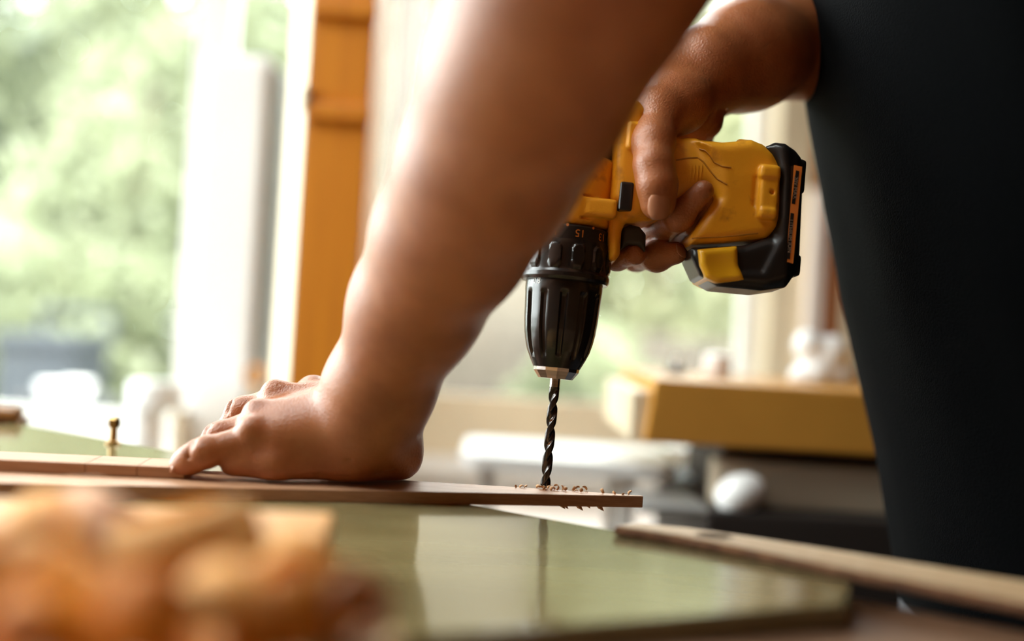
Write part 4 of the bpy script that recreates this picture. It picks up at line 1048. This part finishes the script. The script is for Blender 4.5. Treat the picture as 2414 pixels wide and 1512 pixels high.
keep(box('block_body', (t0.x, yj + .05, CZ), (t1.x, yj + .09, PY(405, 968, yj + .05).z), M['beige'], bev=0.002), tb)
ck = tag(empty('garden_crate', (PY(130, 980, 3.4).x, 3.45, -0.12)), 'grey slatted crate outside in front of the bin, carrying two white pots', 'crate')
cx0, cx1 = PY(20, 960, 3.4).x, PY(238, 960, 3.4).x; cz = PY(130, 952, 3.4).z
for k in range(5):
    z0 = -0.12 + (cz + 0.12) * k / 5; keep(box('crate_slat', (cx0, 3.40, z0 + 0.008), (cx1, 3.415, z0 + (cz + 0.12) / 5 - 0.008), M['crate'], bev=0.002), ck)
for x in (cx0, cx1 - 0.02): keep(box('crate_post', (x, 3.415, -0.12), (x + 0.02, 3.60, cz), M['crate'], bev=0.002), ck)
keep(box('crate_top', (cx0, 3.40, cz), (cx1, 3.60, cz + 0.01), M['crate'], bev=0.002), ck)
for px0, px1, py0, lb in ((94, 150, 906, 'small white flower pot on the crate outside, left of the two'), (152, 212, 902, 'small white flower pot on the crate outside, right of the two')):
    a, b = PY(px0, 930, 3.48), PY(px1, 930, 3.48); r = (b.x - a.x) / 2; hh = PY((px0 + px1) / 2, py0, 3.48).z - cz - 0.01
    cup = tag(empty('flower_pot', ((a.x + b.x) / 2, 3.48, cz + 0.01)), lb, 'flower pot', 'white pots on the garden crate')
    lathe('pot_body', [(r * .7, 0), (r * .76, .002), (r, hh * .8), (r * .9, hh * .8), (r * .68, .01), (0.0005, .01)], M['white'], cup, n=28, cap=False)
    lathe('pot_rim', [(r * 1.02, hh * .75), (r * 1.1, hh * .76), (r * 1.1, hh), (r * .9, hh), (r * .9, hh * .75), (r * 1.02, hh * .75)], M['white'], cup, n=28, cap=False)
# white table top behind the bit
za = PY(1350, 1125, 1.0).z
q0 = PY(1078, 1100, 1.0).x; q1 = PY(1606, 1100, 1.0).x
wbx = tag(empty('white_table', ((q0 + q1) / 2, 1.09, 0)), 'small white topped table behind the drill bit below the window', 'table')
tp = []
for cx_, cy_, a0 in ((q1 - .022, 1.002 + .022, -90), (q1 - .022, 1.18 - .022, 0), (q0 + .022, 1.18 - .022, 90), (q0 + .022, 1.002 + .022, 180)):
    for k in range(6):
        t = math.radians(a0 + 18 * k); tp.append(Vector((cx_ + .022 * math.cos(t), cy_ + .022 * math.sin(t))))
keep(prism('table_top', ccw(tp), za, za + 0.016, M['white'], bev=0.003), wbx)
for x in (q0 + 0.03, q1 - 0.05):
    for y in (1.03, 1.15): keep(box('leg', (x - .009, y - .009, 0), (x + .009, y + .009, za), M['white_paint'], bev=0.002), wbx)
# bottom rail piece of the right window (cream)
q0, q1 = PY(905, 960, WALL_Y - .03).x, PY(1560, 960, WALL_Y - .03).x
tag(box('trim_3', (q0, WALL_Y - 0.028, SILL), (q1, WALL_Y - 0.004, SILL + 0.095), M['cream_wood'], bev=0.003), kind='structure')

# bench machine at the right
YM = 0.90
mc = tag(empty('bench_saw', (0.36, 1.02, 0)), 'ochre and black woodworking machine standing behind the drill at right', 'machine')
tl, tr2 = PY(1546, 893, YM), PY(2060, 935, YM); bl, br = PY(1518, 1043, YM), PY(2062, 1086, YM)
xr_ = 0.62
slope_t = 0.0
zT0 = tl.z; zB0 = bl.z
hk = [(tl.x, zT0), (xr_, zT0 - 0.003), (xr_, zB0), (bl.x, zB0)]
V = [(x, YM, z) for x, z in hk] + [(x, YM + 0.26, z) for x, z in hk]
bm = bmesh.new(); vv = [bm.verts.new(v) for v in V]
for f in ((3, 2, 1, 0), (4, 5, 6, 7), (0, 1, 5, 4), (1, 2, 6, 5), (2, 3, 7, 6), (3, 0, 4, 7)): bm.faces.new([vv[i] for i in f])
bmesh.ops.recalc_face_normals(bm, faces=bm.faces); bevel(bm, 0.003, 2)
keep(bm_obj('machine_hood', bm, M['machine']), mc)
keep(box('hood_lit_end', (bl.x - 0.012, YM + 0.01, zB0), (bl.x + 0.004, YM + 0.25, zB0 + 0.045), M['cream_wood'], bev=0.002), mc)  # cream piece paints the daylight falling on the hood's left end
rb0 = PY(1690, 1100, YM + .02)
keep(box('machine_rail', (rb0.x, YM + 0.02, PY(1880, 1205, YM + .02).z), (xr_, YM + 0.06, PY(1880, 1098, YM + .02).z), M['beige'], bev=0.004), mc)
keep(box('machine_column', (PY(1735, 1100, YM).x, YM + 0.06, 0.80), (xr_, YM + 0.25, zB0), M['machine_black'], bev=0.003), mc)
keep(box('machine_base', (PY(1665, 1220, YM - .02).x, YM - 0.02, 0.05), (xr_, YM + 0.28, PY(1780, 1212, YM - .02).z), M['machine_black'], bev=0.004), mc)
keep(box('machine_plinth', (0.19, YM, 0.0), (xr_, YM + 0.26, 0.05), M['machine_black'], bev=0.004), mc)
gz = PY(1600, 1190, YM).z
keep(box('machine_table', (PY(1500, 1190, YM).x, YM - 0.015, PY(1780, 1228, YM - .02).z), (PY(1668, 1190, YM).x, YM + 0.07, gz + 0.0), M['grey'], bev=0.003), mc)
kc = PY(1745, 1163, YM - .0)
f_ = Field(np.array(kc) - 0.035, np.array(kc) + 0.035, 0.0012)
kc = np.array(kc)
f_.chain([(kc, 0.0175)], kk=0); f_.chain([(kc + (-.006, 0, -.004), 0.0165), (kc + (0.008, 0, 0.003), 0.015)], kk=0.004)
f_.chain([(kc, 0.008), (kc + (0, 0.030, 0), 0.008)], kk=0.004)
a_, q_ = f_.mesh(); keep(np_mesh('machine_knob', a_, q_, M['white']), mc)
# things on the machine hood
def lumps(name, label, cat, base, parts, mt, res=0.003):
    f = Field(np.min([np.array(c) - r for c, r in parts], 0) - 0.01, np.max([np.array(c) + r for c, r in parts], 0) + 0.01, res)
    for c, r in parts: f.chain([(np.array(c), r)], kk=r * 0.6)
    sl, p = f.sub((-9, -9, -9), (9, 9, 9)); f.F = -smin(-f.F, (p[..., 2] - base).astype(np.float32), 0.003)
    a_, q_ = f.mesh(); c = a_.mean(0)
    root = tag(empty(name, (c[0], c[1], base)), label, cat)
    keep(np_mesh(name + '_body', a_, q_, mt), root)
    return root
yh = YM + 0.16; zh = zT0 - 0.0005
sc = yh / FPX
def at(px, py): return np.array(PY(px, py, yh))
rg = lumps('white_rag', 'crumpled white cloth bundle on top of the machine beside the shirt', 'cloth', zh, [(at(1925, 880), 45 * sc), (at(1960, 830), 40 * sc), (at(1905, 815), 36 * sc), (at(1890, 890), 30 * sc), (at(1975, 890), 36 * sc)], M['white'])
cupo = tag(empty('paint_pot', (*at(1690, 880)[:2], zh)), 'small pale round pot on top of the machine', 'pot')
r = 34 * sc; hh = at(1690, 845)[2] - zh
lathe('pot_body', [(r * .8, 0), (r, .003), (r, hh * .8), (r * .9, hh)], M['counter'], cupo, n=28)
lathe('pot_lid', [(r * .95, hh), (r * .95, hh + .004), (r * .3, hh + .006)], M['white'], cupo, n=28)
kn = tag(empty('machine_clamp', (*at(1592, 890)[:2], zh)), 'dark clamp knob at the left end of the machine top', 'clamp')
lathe('clamp_knob', [(18 * sc, 0), (26 * sc, .002), (26 * sc, 12 * sc), (14 * sc, 18 * sc)], M['machine_black'], kn, n=16)
lathe('clamp_stem', [(6 * sc, 14 * sc), (6 * sc, 30 * sc), (9 * sc, 34 * sc), (4 * sc, 40 * sc)], M['white'], kn, n=16)
# timbers leaning on the wall at right
for px0, px1, mt, top, lb, nm in ((1905, 1938, 'counter', 1.24, 'pale narrow board standing against the wall beside the window frame', 'pale_board'), (1944, 1986, 'red_wood', 1.14, 'reddish brown board standing against the wall near the shirt', 'brown_board'),
                             (1988, 2030, 'cream_wood', 1.32, 'cream board standing against the wall nearest the shirt', 'cream_board')):
    a, b = PY(px0, 700, 1.50), PY(px1, 700, 1.50)
    root = tag(empty(nm, ((a.x + b.x) / 2, 1.51, 0)), lb, 'board')
    keep(box('board_body', (a.x, 1.50, 0.0 if a.x > 0.62 else CZ), (b.x, 1.53, top), M[mt], bev=0.002), root)
